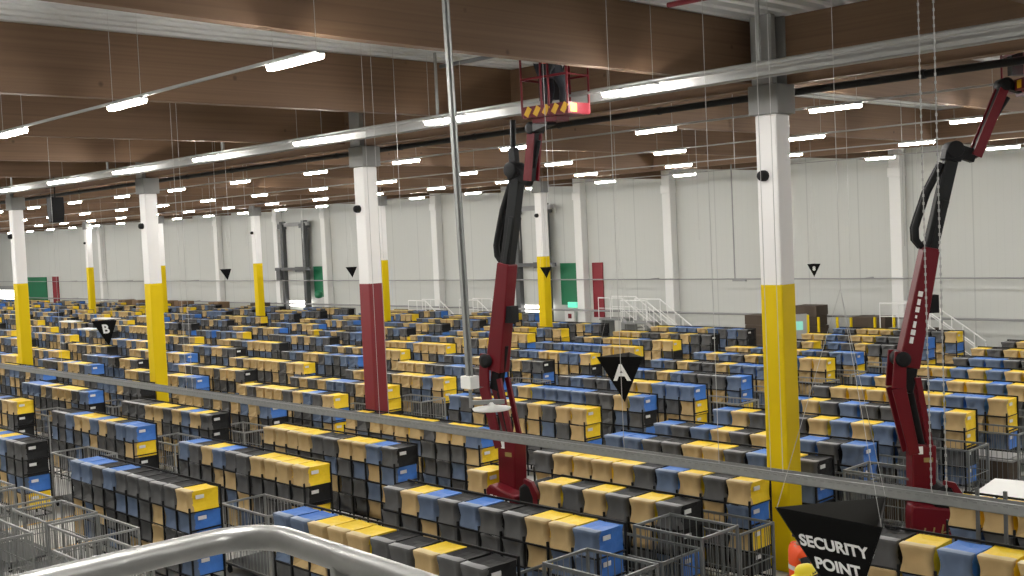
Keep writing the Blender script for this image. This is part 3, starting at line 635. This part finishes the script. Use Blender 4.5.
    for i in range(nst):
        q = MB(); x = bx0 + i*w; q.beam((x+.08, -by-.012, bz+.0), (x+.16, -by-.012, bz+.12), .006, .09, upv=(1, 0, 0)); q.build('hazard_strip', M['haz'], bk)
    q = MB(); q.box(bx0-.014, bx0-.010, -by+.1, -by+.24, bz, bz+.12); q.build('hazard_strip', M['haz'], bk)
    q = MB(); q.box(bx1+.010, bx1+.014, -by+.05, -by+.2, bz, bz+.12); q.build('hazard_strip', M['haz'], bk)
    q = MB()
    for z in (.55, 1.1): q.tube([(bx0, -by, bz+z), (bx1, -by, bz+z), (bx1, by, bz+z), (bx0, by, bz+z), (bx0, -by, bz+z)], .02, 6, smooth=False)
    for x in (bx0, bx0+.38, bx0+.52, bx1):
        for y in (-by, by): q.tube([(x, y, bz), (x, y, bz+1.1)], .018, 6)
    q.build('guard_rail', R_, bk)
    q = MB(); q.box(bx0+.16, bx0+.38, by-.16, by-.02, bz+.75, bz+1.05); q.box(bx0+.08, bx0+.34, by-.20, by-.03, bz+.25, bz+.75); q.build('control_panel', K_, bk)
    q = MB(); q.beam((j1[0], -yo, j1[1]), (bx0+.35, 0, bz-.08), .14, .12); q.build('basket_bracket', K_, bk)
    return L
RZ = math.radians(46.084)
boom_lift((-3.45*S, 3.27*S, 0), math.radians(5), dict(hood='split', tt=2.25, knee=(-.36, 3.6), boom0=(-.22, 3.42), boom1=(.12, 5.24), tele=(.43, 6.65), head=(.38, 6.78), mast=(.36, 7.15), jib0=(.72, 6.58), jib1=(.85, 7.42), basket=(1.53, 2.40, 7.48), by=-.85, bw=.26),
          'red boom lift raised beside the A sign with a worker in its basket')
boom_lift((-2.08*S, 4.17*S, 0), RZ, dict(hood='full', tt=2.15, knee=(-.29, 3.52), boom0=(-.15, 3.38), boom1=(.26, 5.22), tele=(.62, 6.55), head=(.66, 6.72), jib0=(.99, 6.6), jib1=(1.47, 7.68), basket=(1.62, 2.9, 7.60)),
          'red boom lift at right standing behind the security sign')

# ------------------------------------------------------------------ people
def skin(name, verts, edges, radii, material, parent, root=0, sub=2):
    me = bpy.data.meshes.new(name); me.from_pydata([tuple(v) for v in verts], edges, []); me.materials.append(material)
    o = bpy.data.objects.new(name, me); C.objects.link(o); o.parent = parent
    md = o.modifiers.new('skin', 'SKIN'); md.use_smooth_shade = True
    if not me.skin_vertices: me.attributes  # the modifier adds the layer
    for i, r in enumerate(radii):
        rr = r if isinstance(r, tuple) else (r, r); me.skin_vertices[0].data[i].radius = rr
        me.skin_vertices[0].data[i].use_root = (i == root)
    s = o.modifiers.new('sub', 'SUBSURF'); s.levels = s.render_levels = sub
    return o
def person(loc, rz, J, label, hat):
    "J: joints in metres, x right, y forward"
    P = {k: Vector(v) for k, v in J.items()}
    pr = empty('person', loc, rz); tag(pr, label, 'person')
    names, vs, es, rs = {}, [], [], []
    def add(n, p, r, link=None):
        names[n] = len(vs); vs.append(p); rs.append(r)
        if link is not None: es.append((names[link], names[n]))
    up_ = (P['neck']-P['pelvis']).normalized()
    add('pelvis', P['pelvis'], (.15, .11)); add('waist', P['pelvis'].lerp(P['neck'], .4), (.135, .10), 'pelvis'); add('chest', P['pelvis'].lerp(P['neck'], .75), (.16, .11), 'waist')
    add('neckb', P['neck'], .065, 'chest'); add('necka', P['neck'].lerp(P['head'], .45), .055, 'neckb'); add('face', P['head'], (.082, .095), 'necka'); add('crown', P['head'] + (P['head']-P['neck']).normalized()*.09, (.07, .08), 'face')
    for s in 'lr':
        add('sh'+s, P['sh'+s], .062, 'chest'); add('el'+s, P['el'+s], .046, 'sh'+s); add('wr'+s, P['wr'+s], .032, 'el'+s)
        d = (P['wr'+s]-P['el'+s]).normalized(); sd = 1 if s == 'r' else -1
        add('palm'+s, P['wr'+s]+d*.06, (.036, .020), 'wr'+s)
        side = d.cross(Vector((0, 0, 1))) if abs(d.z) < .9 else Vector((1, 0, 0)); side.normalize(); nr = side.cross(d).normalized()
        pb = P['wr'+s] + d*.09
        for i, (o_, ln) in enumerate(((-.030, .062), (-.010, .074), (.010, .070), (.030, .054))):
            add('f%d%s' % (i, s), pb + side*o_, .0095, 'palm'+s); add('g%d%s' % (i, s), pb + side*o_ + d*ln*.55 - nr*.008, .009, 'f%d%s' % (i, s)); add('h%d%s' % (i, s), pb + side*o_ + d*ln*.9 - nr*.028, .008, 'g%d%s' % (i, s))
        tb_ = P['wr'+s] + d*.045 - side*.032*sd
        add('t0'+s, tb_, .012, 'palm'+s); add('t1'+s, tb_ - side*.025*sd + d*.035, .010, 't0'+s)
        add('hip'+s, P['hip'+s], .092, 'pelvis'); add('kn'+s, P['kn'+s], .062, 'hip'+s); add('an'+s, P['an'+s], .042, 'kn'+s); add('toe'+s, P['an'+s] + Vector((0, .16, -.05)), .036, 'an'+s)
    skin('body', vs, es, rs, M['skin'], pr)
    # clothes
    vv = [P['pelvis'].lerp(P['neck'], -.08), P['pelvis'].lerp(P['neck'], .4), P['pelvis'].lerp(P['neck'], .78), P['pelvis'].lerp(P['neck'], .93), P['shl'], P['shl'].lerp(P['ell'], .3), P['shr'], P['shr'].lerp(P['elr'], .3)]
    v = skin('hi_vis_vest', vv, [(0, 1), (1, 2), (2, 3), (2, 4), (4, 5), (2, 6), (6, 7)], [(.20, .155), (.175, .135), (.19, .14), .10, .085, .082, .085, .082], M['orange'], pr)
    q = MB()
    ax = (P['neck']-P['pelvis']).normalized(); e1 = Vector((1, 0, 0)); e2 = ax.cross(e1).normalized()
    for t, a, b2 in ((.12, .205, .160), (.48, .185, .142)):
        c = P['pelvis'].lerp(P['neck'], t); n = 24; ring = []
        for dz in (-.03, .03):
            for k in range(n): an = 2*PI*k/n; ring.append(c + ax*dz + e1*math.cos(an)*a + e2*math.sin(an)*b2)
        q.add(ring, [(k, (k+1) % n, n+(k+1) % n, n+k) for k in range(n)], 0, True)
    q.build('reflective_band', M['reflect'], v)
    sl = [P['shl'], P['ell'], P['ell'].lerp(P['wrl'], .85)], [P['shr'], P['elr'], P['elr'].lerp(P['wrr'], .85)]
    for a in sl: skin('sleeve', a, [(0, 1), (1, 2)], [.072, .056, .044], M['trousers'], pr)
    tv = [P['pelvis'], P['hipl'], P['knl'], P['anl'].lerp(P['knl'], .12), P['hipr'], P['knr'], P['anr'].lerp(P['knr'], .12)]
    skin('trousers', tv, [(0, 1), (1, 2), (2, 3), (0, 4), (4, 5), (5, 6)], [(.165, .13), .108, .080, .066, .108, .080, .066], M['trousers'], pr)
    for s in 'lr': skin('boot', [P['an'+s]+Vector((0, -.03, -.02)), P['an'+s]+Vector((0, .08, -.045)), P['an'+s]+Vector((0, .19, -.055))], [(0, 1), (1, 2)], [.058, .052, .045], M['black'], pr)
    # face, hair, helmet
    hd = P['head']; ux = (P['head']-P['neck']).normalized(); fwd = (Vector(J.get('look', (0, 1, 0))) - ux*Vector(J.get('look', (0, 1, 0))).dot(ux)).normalized(); sx_ = fwd.cross(ux)
    def HP(a, b_, c): return hd + sx_*a + fwd*b_ + ux*c
    q = MB(); q.tube([HP(0, .085, .03), HP(0, .115, -.012), HP(0, .09, -.02)], [.008, .015, .010], 6); q.build('nose', M['skin'], pr)
    q = MB(); q.tube([HP(-.026, .088, -.052), HP(0, .096, -.050), HP(.026, .088, -.052)], .006, 6); q.build('mouth', M['redbright'], pr)
    for s in (-1, 1):
        q = MB(); q.lathe([(.001, -.01), (.009, -.006), (.011, 0), (.009, .006), (.001, .01)], 8, HP(.032*s, .084, .028)); q.build('eye', M['black'], pr)
        q = MB(); q.tube([HP(.082*s, 0, .02), HP(.095*s, -.012, .01), HP(.086*s, -.004, -.03)], [.012, .016, .009], 6); q.build('ear', M['skin'], pr)
    q = MB(); prof = [(.098, -.03), (.104, .02), (.098, .07), (.072, .10), (.02, .115)]; vs2 = []
    n = 16
    for r, hgt in prof:
        for k in range(n): a = 2*PI*k/n; vs2.append(HP(r*math.cos(a), r*1.08*math.sin(a) - .018, hgt+.02 - (.03 if math.sin(a) < 0 and hgt < 0 else 0)))
    q.add(vs2, [(i*n+k, i*n+(k+1) % n, (i+1)*n+(k+1) % n, (i+1)*n+k) for i in range(4) for k in range(n) if not (i == 0 and math.sin(2*PI*(k+.5)/n) > .3)], 0, True); q.build('hair', M['hair'], pr)
    q = MB(); vs2 = []
    for r, hgt in [(.134, .062), (.116, .066), (.114, .10), (.100, .145), (.068, .172), (.02, .182)]:
        for k in range(20):
            a = 2*PI*k/20; ext = .035 if (r > .13 and math.sin(a) > 0) else 0; vs2.append(HP(r*math.cos(a)*.92, (r*1.08+ext)*math.sin(a), hgt))
    q.add(vs2, [(i*20+k, i*20+(k+1) % 20, (i+1)*20+(k+1) % 20, (i+1)*20+k) for i in range(5) for k in range(20)] + [tuple(100+k for k in range(20))], 0, True); hat and q.build('hard_hat', hat, pr)
    return pr
c46, s46 = math.cos(RZ), math.sin(RZ)
person((-3.45*S + 2.04, 3.27*S - .66, 7.485), math.radians(5), dict(pelvis=(0, -.12, .70), neck=(0, .12, 1.04), head=(0, .20, 1.11), look=(0, 1, -.4), shl=(-.18, .08, 1.01), shr=(.18, .08, 1.01), ell=(-.25, .14, .80), elr=(.25, .14, .80), wrl=(-.16, .22, .92), wrr=(.16, .24, .94),
       hipl=(-.10, -.11, .66), hipr=(.10, -.11, .66), knl=(-.15, .06, .39), knr=(.14, .04, .39), anl=(-.17, -.04, .09), anr=(.16, -.06, .09)), 'person in orange vest and dark trousers crouching in the raised basket', M['hatred'])
STAND = dict(pelvis=(0, 0, .94), neck=(0, .02, 1.45), head=(0, .05, 1.60), shl=(-.18, .01, 1.40), shr=(.18, .01, 1.40), ell=(-.25, .02, 1.14), elr=(.24, .04, 1.16), wrl=(-.24, .14, .92), wrr=(.20, .26, 1.08),
       hipl=(-.10, 0, .88), hipr=(.10, 0, .88), knl=(-.11, .05, .48), knr=(.12, .0, .48), anl=(-.12, 0, .09), anr=(.13, -.06, .09))
person((-2.0*S-.10, 3.23*S-.10, 0), math.radians(-40), STAND, 'person in orange vest standing beside the security sign, head hidden', None)
person((-1.755*S, 2.84*S, -.03), math.radians(120), STAND, 'person in yellow hard hat mostly below the security sign', M['hat'])

# ------------------------------------------------------------------ wire cages in the aisles
def cage_side(q, a, b_, z0, z1, n, r=.0045):
    a, b_ = Vector(a), Vector(b_); d = b_-a
    for i in range(n+1):
        p = a + d*i/n; q.beam((p.x, p.y, z0), (p.x, p.y, z1), r*2, r*2)
    for k, z in enumerate((z0, (z0+z1)/2, z1)): q.beam((a.x, a.y, z), (b_.x, b_.y, z), .014 if k < 2 else .034, .014 if k < 2 else .034)
def cage_proto(l, w, h, m):
    c = empty('wire_cage', (0, 0, 0))
    q = MB(); q.box(-l/2, l/2, -w/2, w/2, .16, .20); q.build('base', M['darkgrey'], c)
    cr = [(-l/2, -w/2), (l/2, -w/2), (l/2, w/2), (-l/2, w/2)]
    for x, y in cr:
        q = MB(); q.beam((x, y, .12), (x, y, h+.02), .035, .035); q.build('post', m, c)
        q = MB(); q.lathe([(.02, -.02), (.06, -.02), (.06, .02), (.02, .02)], 10, (x*.9, y*.9, .06), 'y'); q.box(x*.9-.02, x*.9+.02, y*.9-.03, y*.9+.03, .06, .16); q.build('caster', M['rubber'], c)
    for i in range(4):
        a, b_ = cr[i], cr[(i+1) % 4]; ln = math.hypot(a[0]-b_[0], a[1]-b_[1]); q = MB()
        cage_side(q, (*a, 0), (*b_, 0), .2, h, max(4, int(ln/.105))); q.build('mesh_panel', m, c)
    return c
protos = [cage_proto(1.5, .86, 1.22, M['cage']), cage_proto(1.5, .86, 1.22, M['galv']), cage_proto(1.15, .80, 1.60, M['cage'])]
used = set()
def cage(x, y, rz, kind, label):
    p = protos[kind]; c = p if kind not in used else copy_tree(p); used.add(kind)
    c.location = (x, y, 0); c.rotation_euler = (0, 0, rz); tag(c, label, 'cage', 'wire cages standing in the aisles'); return c
rnd = random.Random(11); cspots = []
for bay in sorted(seen_rows):
    rows = seen_rows[bay]
    for i, y in enumerate(rows):
        nxt = rows[i+1] if i+1 < len(rows) else y+.52
        if nxt - y > 1 or bay > 5: continue
        yc = (y*S + TD + nxt*S)/2 + .02; x = BAYX[bay]*S - .55 + rnd.uniform(0, .6); w = nxt*S - y*S - TD
        if w < .9 or not in_view((x, yc, 1), 60, 80): continue
        dep = proj((x, yc, 1))[2]/S
        if dep > 9.5 or (bay > 1 and rnd.random() < .45): continue
        if bay == 2 and 3.2 < y < 3.9: continue
        if abs(x+3.64*S) < 2.3 and abs(yc-3.45*S) < 1.5: continue
        if abs(x+2.57*S) < 1.1 and abs(yc-3.98*S) < .9: continue
        cspots.append((x, yc, 0, 0 if bay < 2 else 1, 'empty wire cage in the aisle behind the %s rack back of the %s bay' % (ORD[i+1], ORD[bay+1])))
for c in cspots: cage(*c)
extra = [(-21.8, 7.75, 'galvanised wire cage at bottom left, nearest the frame edge', 1), (-19.9, 7.75, 'galvanised wire cage at bottom left beside the nearest rack end', 1), (-18.2, 7.7, 'galvanised wire cage at bottom left above the handrail', 1),
         (-16.5, 7.1, 'low galvanised wire cage just above the sloping handrail', 1), (-23.6, 7.72, 'galvanised wire cage at the left frame edge behind the others', 1),
         (-21.2, 6.5, 'galvanised wire cage in the bottom left corner of the view', 1), (-19.4, 6.45, 'galvanised wire cage partly hidden behind the handrail at left', 1),
         (-11.4, 9.6, 'wire cage seen under the bend of the handrail', 0)]
for x, y, lb, k in extra: cage(x, y, 0, k, lb)
for i, (x, y) in enumerate(((-9.55, 12.3), (-9.3, 10.25), (-9.0, 17.0))):
    cage(x, y, 0, 2, ['tall dark wire cage left of the security sign', 'dark wire cage right of the blue end tote at the bottom', 'dark wire cage beside the base of the right boom lift'][i])
# boards lying in some of the cages
for i, ci in enumerate((0, 1, 3, 4, 6)):
    if ci < len(cspots):
        x, y, _, k, lb = cspots[ci]; q = MB(); q.box(-.6, .6, -.34, .34, .62, .66); q.box(-.58, .5, -.30, .36, .66, .69); q.box(-.5, .5, -.3, .3, .205, .62, 1)
        o = q.build('board_stack', [M['grey'], M['darkbrown']], None, bevel=.005); o.location = (x, y, 0); tag(o, 'grey boards in the cage behind the %s' % lb.split('behind the ')[1], 'boards', 'boards in the cages')
# long white strips set on the tops of far racks
for i, (xu, yu, ln) in enumerate(((-16.62, 6.90, 2.0), (-16.55, 7.42, 2.6), (-16.2, 7.96, 2.2), (-14.6, 6.30, 1.6))):
    q = MB(); q.box(-ln/2, ln/2, -.28, .28, 1.748, 1.775); q.box(-ln/2, ln/2, -.29, -.28, 1.70, 1.775); q.box(-ln/2, ln/2, .28, .29, 1.70, 1.775); o = q.build('white_strip', M['white']); o.location = (xu*S, yu*S, 0)
    tag(o, 'long white strip set on a far rack at left, %s of four' % ['nearest the red panel', 'longest', 'highest', 'lowest'][i], 'sheet', 'white strips on far racks')
# white topped cart on the walkway
ct = empty('flat_cart', (-1.91*S, 4.72*S, 0), math.radians(8)); tag(ct, 'white topped flat cart on the walkway beside the right boom lift', 'cart')
q = MB(); q.box(-.62, .62, -.75, .75, 1.04, 1.09); q.build('table_top', M['white'], ct, bevel=.01)
for x in (-.55, .55):
    for y in (-.68, .68): q = MB(); q.beam((x, y, .1), (x, y, 1.04), .05, .05); q.build('leg', M['galv'], ct)
q = MB(); q.box(-.58, .58, -.70, .70, .30, .34); q.build('lower_shelf', M['grey'], ct)
# poles standing on the end of the bottom right racks
for i, (x, y) in enumerate(((-1.466*S, 3.5*S), (-1.554*S, 3.5*S), (-1.35*S, 3.5*S))):
    q = MB(); q.box(x-.02, x+.02, y-.02, y+.02, 0, 2.25); tag(q.build('rack_post', M['darkgrey']), 'thin dark post between the two bottom right racks, %s' % ['middle one', 'left one', 'right one'][i], 'post', 'posts by the bottom right racks')

# ------------------------------------------------------------------ along the back wall
def panel(nm, xu0, xu1, z0, z1, m_, label, cat, y=None, t=.06):
    y = (YB-.02) if y is None else y; q = MB(); q.box(xu0*S, xu1*S, y-t, y, z0, z1); q.box(xu0*S-.06, xu0*S, y-t-.02, y, z0, z1); q.box(xu1*S, xu1*S+.06, y-t-.02, y, z0, z1); q.box(xu0*S-.06, xu1*S+.06, y-t-.02, y, z1, z1+.06)
    return tag(q.build(nm, m_), label, cat)
panel('wall_panel_board', -28.3, -27.15, Z(1.17), Z(.53), M['green'], 'large green panel on the back wall at far left', 'wall panel')
panel('wall_panel_board', -26.75, -26.45, Z(1.15), Z(.52), M['dred'], 'narrow red panel beside the large green one at far left', 'wall panel')
panel('wall_panel_board', -15.88, -15.6, Z(.89), Z(.40), M['green'], 'narrow green panel beside the left dock frame', 'wall panel')
panel('wall_panel_board', -10.2, -9.9, Z(.95), Z(.42), M['green'], 'green panel behind the second line yellow column', 'wall panel')
panel('wall_panel_board', -9.64, -9.5, Z(1.1), Z(.42), M['dred'], 'narrow red panel right of a white wall column', 'wall panel')
q = MB(); q.box(-27.7*S, -27.4*S, YB-.2, YB-.1, Z(1.27), Z(1.18)); tag(q.build('exit_sign', M['exit']), 'small lit green exit sign under the large green panel', 'sign')
q = MB(); q.box(-10.07*S, -9.92*S, YB-.25, YB-.15, Z(.98), Z(.91)); tag(q.build('exit_sign', M['exit']), 'small lit green exit sign near the middle of the wall', 'sign')
q = MB(); q.box(-10.12*S, -9.95*S, YB-.3, YB-.2, Z(1.16), Z(1.02)); q.box(-10.06*S, -10.0*S, YB-.31, YB-.30, Z(1.12), Z(1.06), 1); tag(q.build('notice_board', [M['white'], M['dred']]), 'white notice with a red mark below the middle exit sign', 'sign')
q = MB(); q.lathe([(.04, -.2), (.22, -.15), (.28, .05), (.2, .25), (.04, .3)], 12, (-15.3*S, 10.4*S, Z(.84))); tag(q.build('globe_lamp', M['green']), 'round teal object beside the left dock frame', 'globe')
for i, (x0, x1, zt) in enumerate(((-16.6, -15.95, Z(-.39)), (-10.88, -10.35, Z(-.39)))):
    g = empty('dock_gate', ((x0+x1)/2*S, YB-.5, 0)); hw = (x1-x0)/2*S; tag(g, ['tall dark dock gate frame left of the red column', 'tall dark dock gate frame behind the first boom lift'][i], 'gate')
    for s in (-1, 1): q = MB(); q.box(s*hw-.16, s*hw+.16, -.16, .16, 0, zt); q.box(s*hw-.3, s*hw+.3, -.25, .25, zt-.5, zt-.2); q.build('post', M['darkgrey'], g)
    q = MB(); q.box(-hw-.5, hw+.5, -.12, .12, zt-.35, zt-.1); q.build('header', M['grey'], g)
    q = MB(); q.box(-hw-.7, hw+.9, -.35, -.25, Z(.44), Z(.39)); q.box(-hw-.5, -hw, -.4, -.22, Z(.60), Z(.41)); q.box(hw*.4, hw+.4, -.4, -.22, Z(.46), Z(.38)); q.build('crossbar', M['darkgrey'], g)
    q = MB(); q.box(-hw+.2, hw-.2, .1, .2, Z(.955), zt-.3); q.build('door_leaf', M['wall'], g)
    q = MB(); q.box(-hw+.2, hw-.2, .12, .16, Z(1.05), Z(.955)); q.build('daylight_gap', M['daylight'], g)
dg = empty('dock_opening', (-29.2*S, YB-.3, 0)); tag(dg, 'bright open dock door at the far left of the hall', 'gate')
q = MB(); q.box(-5.2, 3.2, 0, .1, .2, 2.4); q.build('daylight', M['daylight'], dg)
q = MB(); q.box(-5.6, -5.2, -.1, .3, 0, 2.8); q.box(3.2, 3.6, -.1, .3, 0, 2.8); q.box(-5.6, 3.6, -.1, .3, 2.4, 2.8); q.build('frame', M['grey'], dg)
def stair(xu, yu, n, flip, label):
    s = empty('steel_stair', (xu*S, yu*S, 0)); tag(s, label, 'stair'); f = -1 if flip else 1; run, rise = .30, .21; ww = 1.0; L_ = n*run; Ht = n*rise
    for y in (-ww/2, ww/2):
        q = MB(); q.beam((0, y, Ht), (f*L_, y, .1), .06, .15); q.build('stringer', M['galvlight'], s)
        q = MB(); q.tube([(-f*1.5, y, Ht+1.0), (0, y, Ht+1.0), (f*L_, y, 1.05)], .03, 8); q.tube([(-f*1.5, y, Ht+.5), (0, y, Ht+.5), (f*L_, y, .55)], .018, 8)
        for k in range(6): t = k/5; q.tube([(f*L_*t, y, Ht*(1-t)), (f*L_*t, y, Ht*(1-t)+1.0)], .018, 6)
        for t in (.5, 1.0): q.tube([(-f*1.5*t, y, Ht), (-f*1.5*t, y, Ht+1.0)], .018, 6)
        q.build('handrail', M['white'], s)
    for k in range(n): q = MB(); q.box(min(f*k*run, f*(k+1)*run), max(f*k*run, f*(k+1)*run), -ww/2, ww/2, Ht-(k+1)*rise-.04, Ht-(k+1)*rise); q.build('tread', M['galv'], s)
    q = MB(); q.box(-1.5 if f > 0 else 0, 0 if f > 0 else 1.5, -ww/2, ww/2, Ht-.08, Ht); q.build('landing', M['galv'], s)
    for x in (-.1*f, -1.4*f): q = MB(); q.box(x-.06, x+.06, -.45, .45, 0, Ht-.08); q.build('leg', M['galv'], s)
stair(-4.95, 10.1, 7, False, 'white steel stair at the back wall behind the right boom lift')
stair(-8.1, 10.0, 7, False, 'white steel stair at the back wall left of the largest column')
stair(-8.75, 10.35, 7, False, 'white steel stair farther back left of another stair')
stair(-12.1, 10.1, 6, False, 'white steel stair at the back wall behind the hanging strut')
stair(-11.3, 10.35, 6, False, 'white steel stair at the back wall beside the first boom lift')
kb = empty('control_cabinet', (-6.25*S, 10.0*S, 0), math.radians(40)); tag(kb, 'grey control cabinet with a green lit screen right of the largest column', 'cabinet')
q = MB(); q.box(-.45, .45, -.3, .3, 0, 1.95); q.build('housing', M['galvlight'], kb, bevel=.02)
q = MB(); q.box(-.3, .2, -.312, -.3, 1.35, 1.7); q.build('screen', M['screen'], kb); q = MB(); q.box(.36, .45, -.33, -.28, 0, 1.95); q.build('yellow_edge', M['colyellow'], kb)
for i, (xu, yu) in enumerate(((-6.03, 10.05), (-5.85, 10.1), (-5.7, 10.1), (-5.5, 10.2), (-5.3, 10.2))):
    q = MB(); q.box(-.04, .04, -.04, .04, 0, 1.85); q.box(-.14, .14, -.14, .14, 0, .03); o = q.build('guard_post', M['colyellow']); o.location = (xu*S, yu*S, 0); tag(o, 'yellow guard post by the brown stacks, %s from the left' % ORD[i+1], 'post', 'yellow guard posts')
def stack(xu, yu, w, n, m_, label, hh=.42):
    s = empty('carton_stack', (xu*S, yu*S, 0)); tag(s, label, 'cartons'); rr = random.Random(int(xu*100))
    q = MB()
    for k in range(3): q.box(-w/2, w/2, -.5+k*.42, -.38+k*.42, 0, .10)
    q.box(-w/2, w/2, -.5, .5, .10, .14); q.build('pallet', M['brown'], s)
    for k in range(n):
        q = MB(); ww = w*rr.uniform(.75, 1)/2; q.box(-ww, ww, -.45, .45, .14+k*hh, .14+(k+1)*hh-.01); q.box(-.03, .03, -.456, .456, .14+k*hh, .14+(k+1)*hh-.008, 1); q.build('carton', [m_, M['darkbrown']], s, bevel=.01)
stack(-6.3, 10.35, 1.3, 5, M['darkbrown'], 'dark brown carton stack just right of the largest column')
stack(-5.62, 10.4, 1.5, 4, M['darkbrown'], 'dark brown carton stack behind the yellow guard posts')
stack(-5.15, 10.4, 1.3, 3, M['darkbrown'], 'low dark carton stack behind the right boom lift')
stack(-6.85, 10.3, 1.5, 4, M['darkbrown'], 'brown carton stack just left of the largest column')
for i, (xu, n_) in enumerate(((-22.6, 3), (-22.1, 4), (-21.5, 4), (-20.9, 4), (-20.3, 4), (-19.7, 4), (-19.1, 3), (-18.4, 4), (-17.8, 3), (-17.0, 4), (-16.4, 3))):
    stack(xu, 10.35, 1.5, n_, M['brown'] if i % 3 else M['darkbrown'], 'carton stack before the far back wall, %s from the left' % ORD[i+1])
q = MB(); q.box(-6.2*S, -3.2*S, 10.15*S, 10.19*S, .35, .5)
for k in range(7): q.box((-6.2+.5*k)*S, (-6.2+.5*k)*S+.1, 10.15*S, 10.19*S, 0, .5)
tag(q.build('guard_barrier', M['grey']), 'low grey guard barrier before the back wall at right', 'barrier')

# ------------------------------------------------------------------ mezzanine and its handrail
q = MB(); q.box(-2.3, 4.5, -4.5, 1.22, 4.0, 4.06); q.box(-2.3, 4.5, 1.18, 1.22, 3.8, 4.0); q.box(-2.3, -2.26, -4.5, 1.22, 3.8, 4.0)
mz = struct(q, 'floor_mezzanine', M['concrete'], 'mezzanine deck under the camera', 'floor')
for i, (x, y) in enumerate(((-2.1, 1.0), (-2.1, -4.2), (4.3, 1.0), (4.3, -4.2))):
    q = MB(); q.box(x-.1, x+.1, y-.1, y+.1, 0, 3.995); q.box(x-.2, x+.2, y-.2, y+.2, 0, .02); q.build('trim_leg', M['galv'], mz)
hr = empty('handrail', (-1.98, 1.16, 4.06)); tag(hr, 'grey galvanised tube handrail bending across the bottom edge', 'handrail')
pts = [(0, -3.2, 1.09), (0, -1.2, 1.09), (-.012, -.42, 1.09), (0, -.10, 1.09)]
for k in range(1, 8):
    a = PI - k/8*PI/2; pts.append((.11 + .11*math.cos(a), -.10 + .11*math.sin(a), 1.09))
pts += [(.11, .01, 1.09), (.35, .0, 1.09), (.9, -.03, 1.09), (3.0, -.03, 1.09)]
q = MB(); q.tube(pts, .0245, 20); q.build('top_tube', M['steeltube'], hr)
q = MB(); q.tube([(-.008, -.245, 1.09), (-.008, -.235, 1.09)], .0262, 20); q.build('weld_ring', M['steeltube'], hr)
for x, y in ((.30, 0), (1.6, -.03), (0, -1.1), (0, -2.4)):
    q = MB(); q.tube([(x, y, 0), (x, y, 1.08)], .021, 14); q.lathe([(.05, 0), (.05, .012), (.02, .014)], 14, (x, y, 0)); q.build('post', M['steeltube'], hr)
q = MB(); q.tube([(0, -3.2, .55), (0, -.05, .55), (.06, 0, .55), (3.0, -.03, .55)], .017, 12); q.build('middle_tube', M['steeltube'], hr)

# ------------------------------------------------------------------ light and view
M['lamp'].node_tree.nodes['Principled BSDF'].inputs['Emission Strength'].default_value = LAMP = 220.0
w = bpy.data.worlds.new('world'); bpy.context.scene.world = w; w.use_nodes = True
w.node_tree.nodes['Background'].inputs['Color'].default_value = (.5, .5, .5, 1); w.node_tree.nodes['Background'].inputs['Strength'].default_value = .0
sc = bpy.context.scene
sc.view_settings.view_transform = 'Standard'; sc.view_settings.look = 'None'; sc.view_settings.gamma = 1; sc.view_settings.use_curve_mapping = False
sc.view_settings.exposure = 0.0
sc.cycles.max_bounces = 8; sc.cycles.diffuse_bounces = 6; sc.cycles.use_light_tree = True; sc.cycles.sample_clamp_indirect = 6
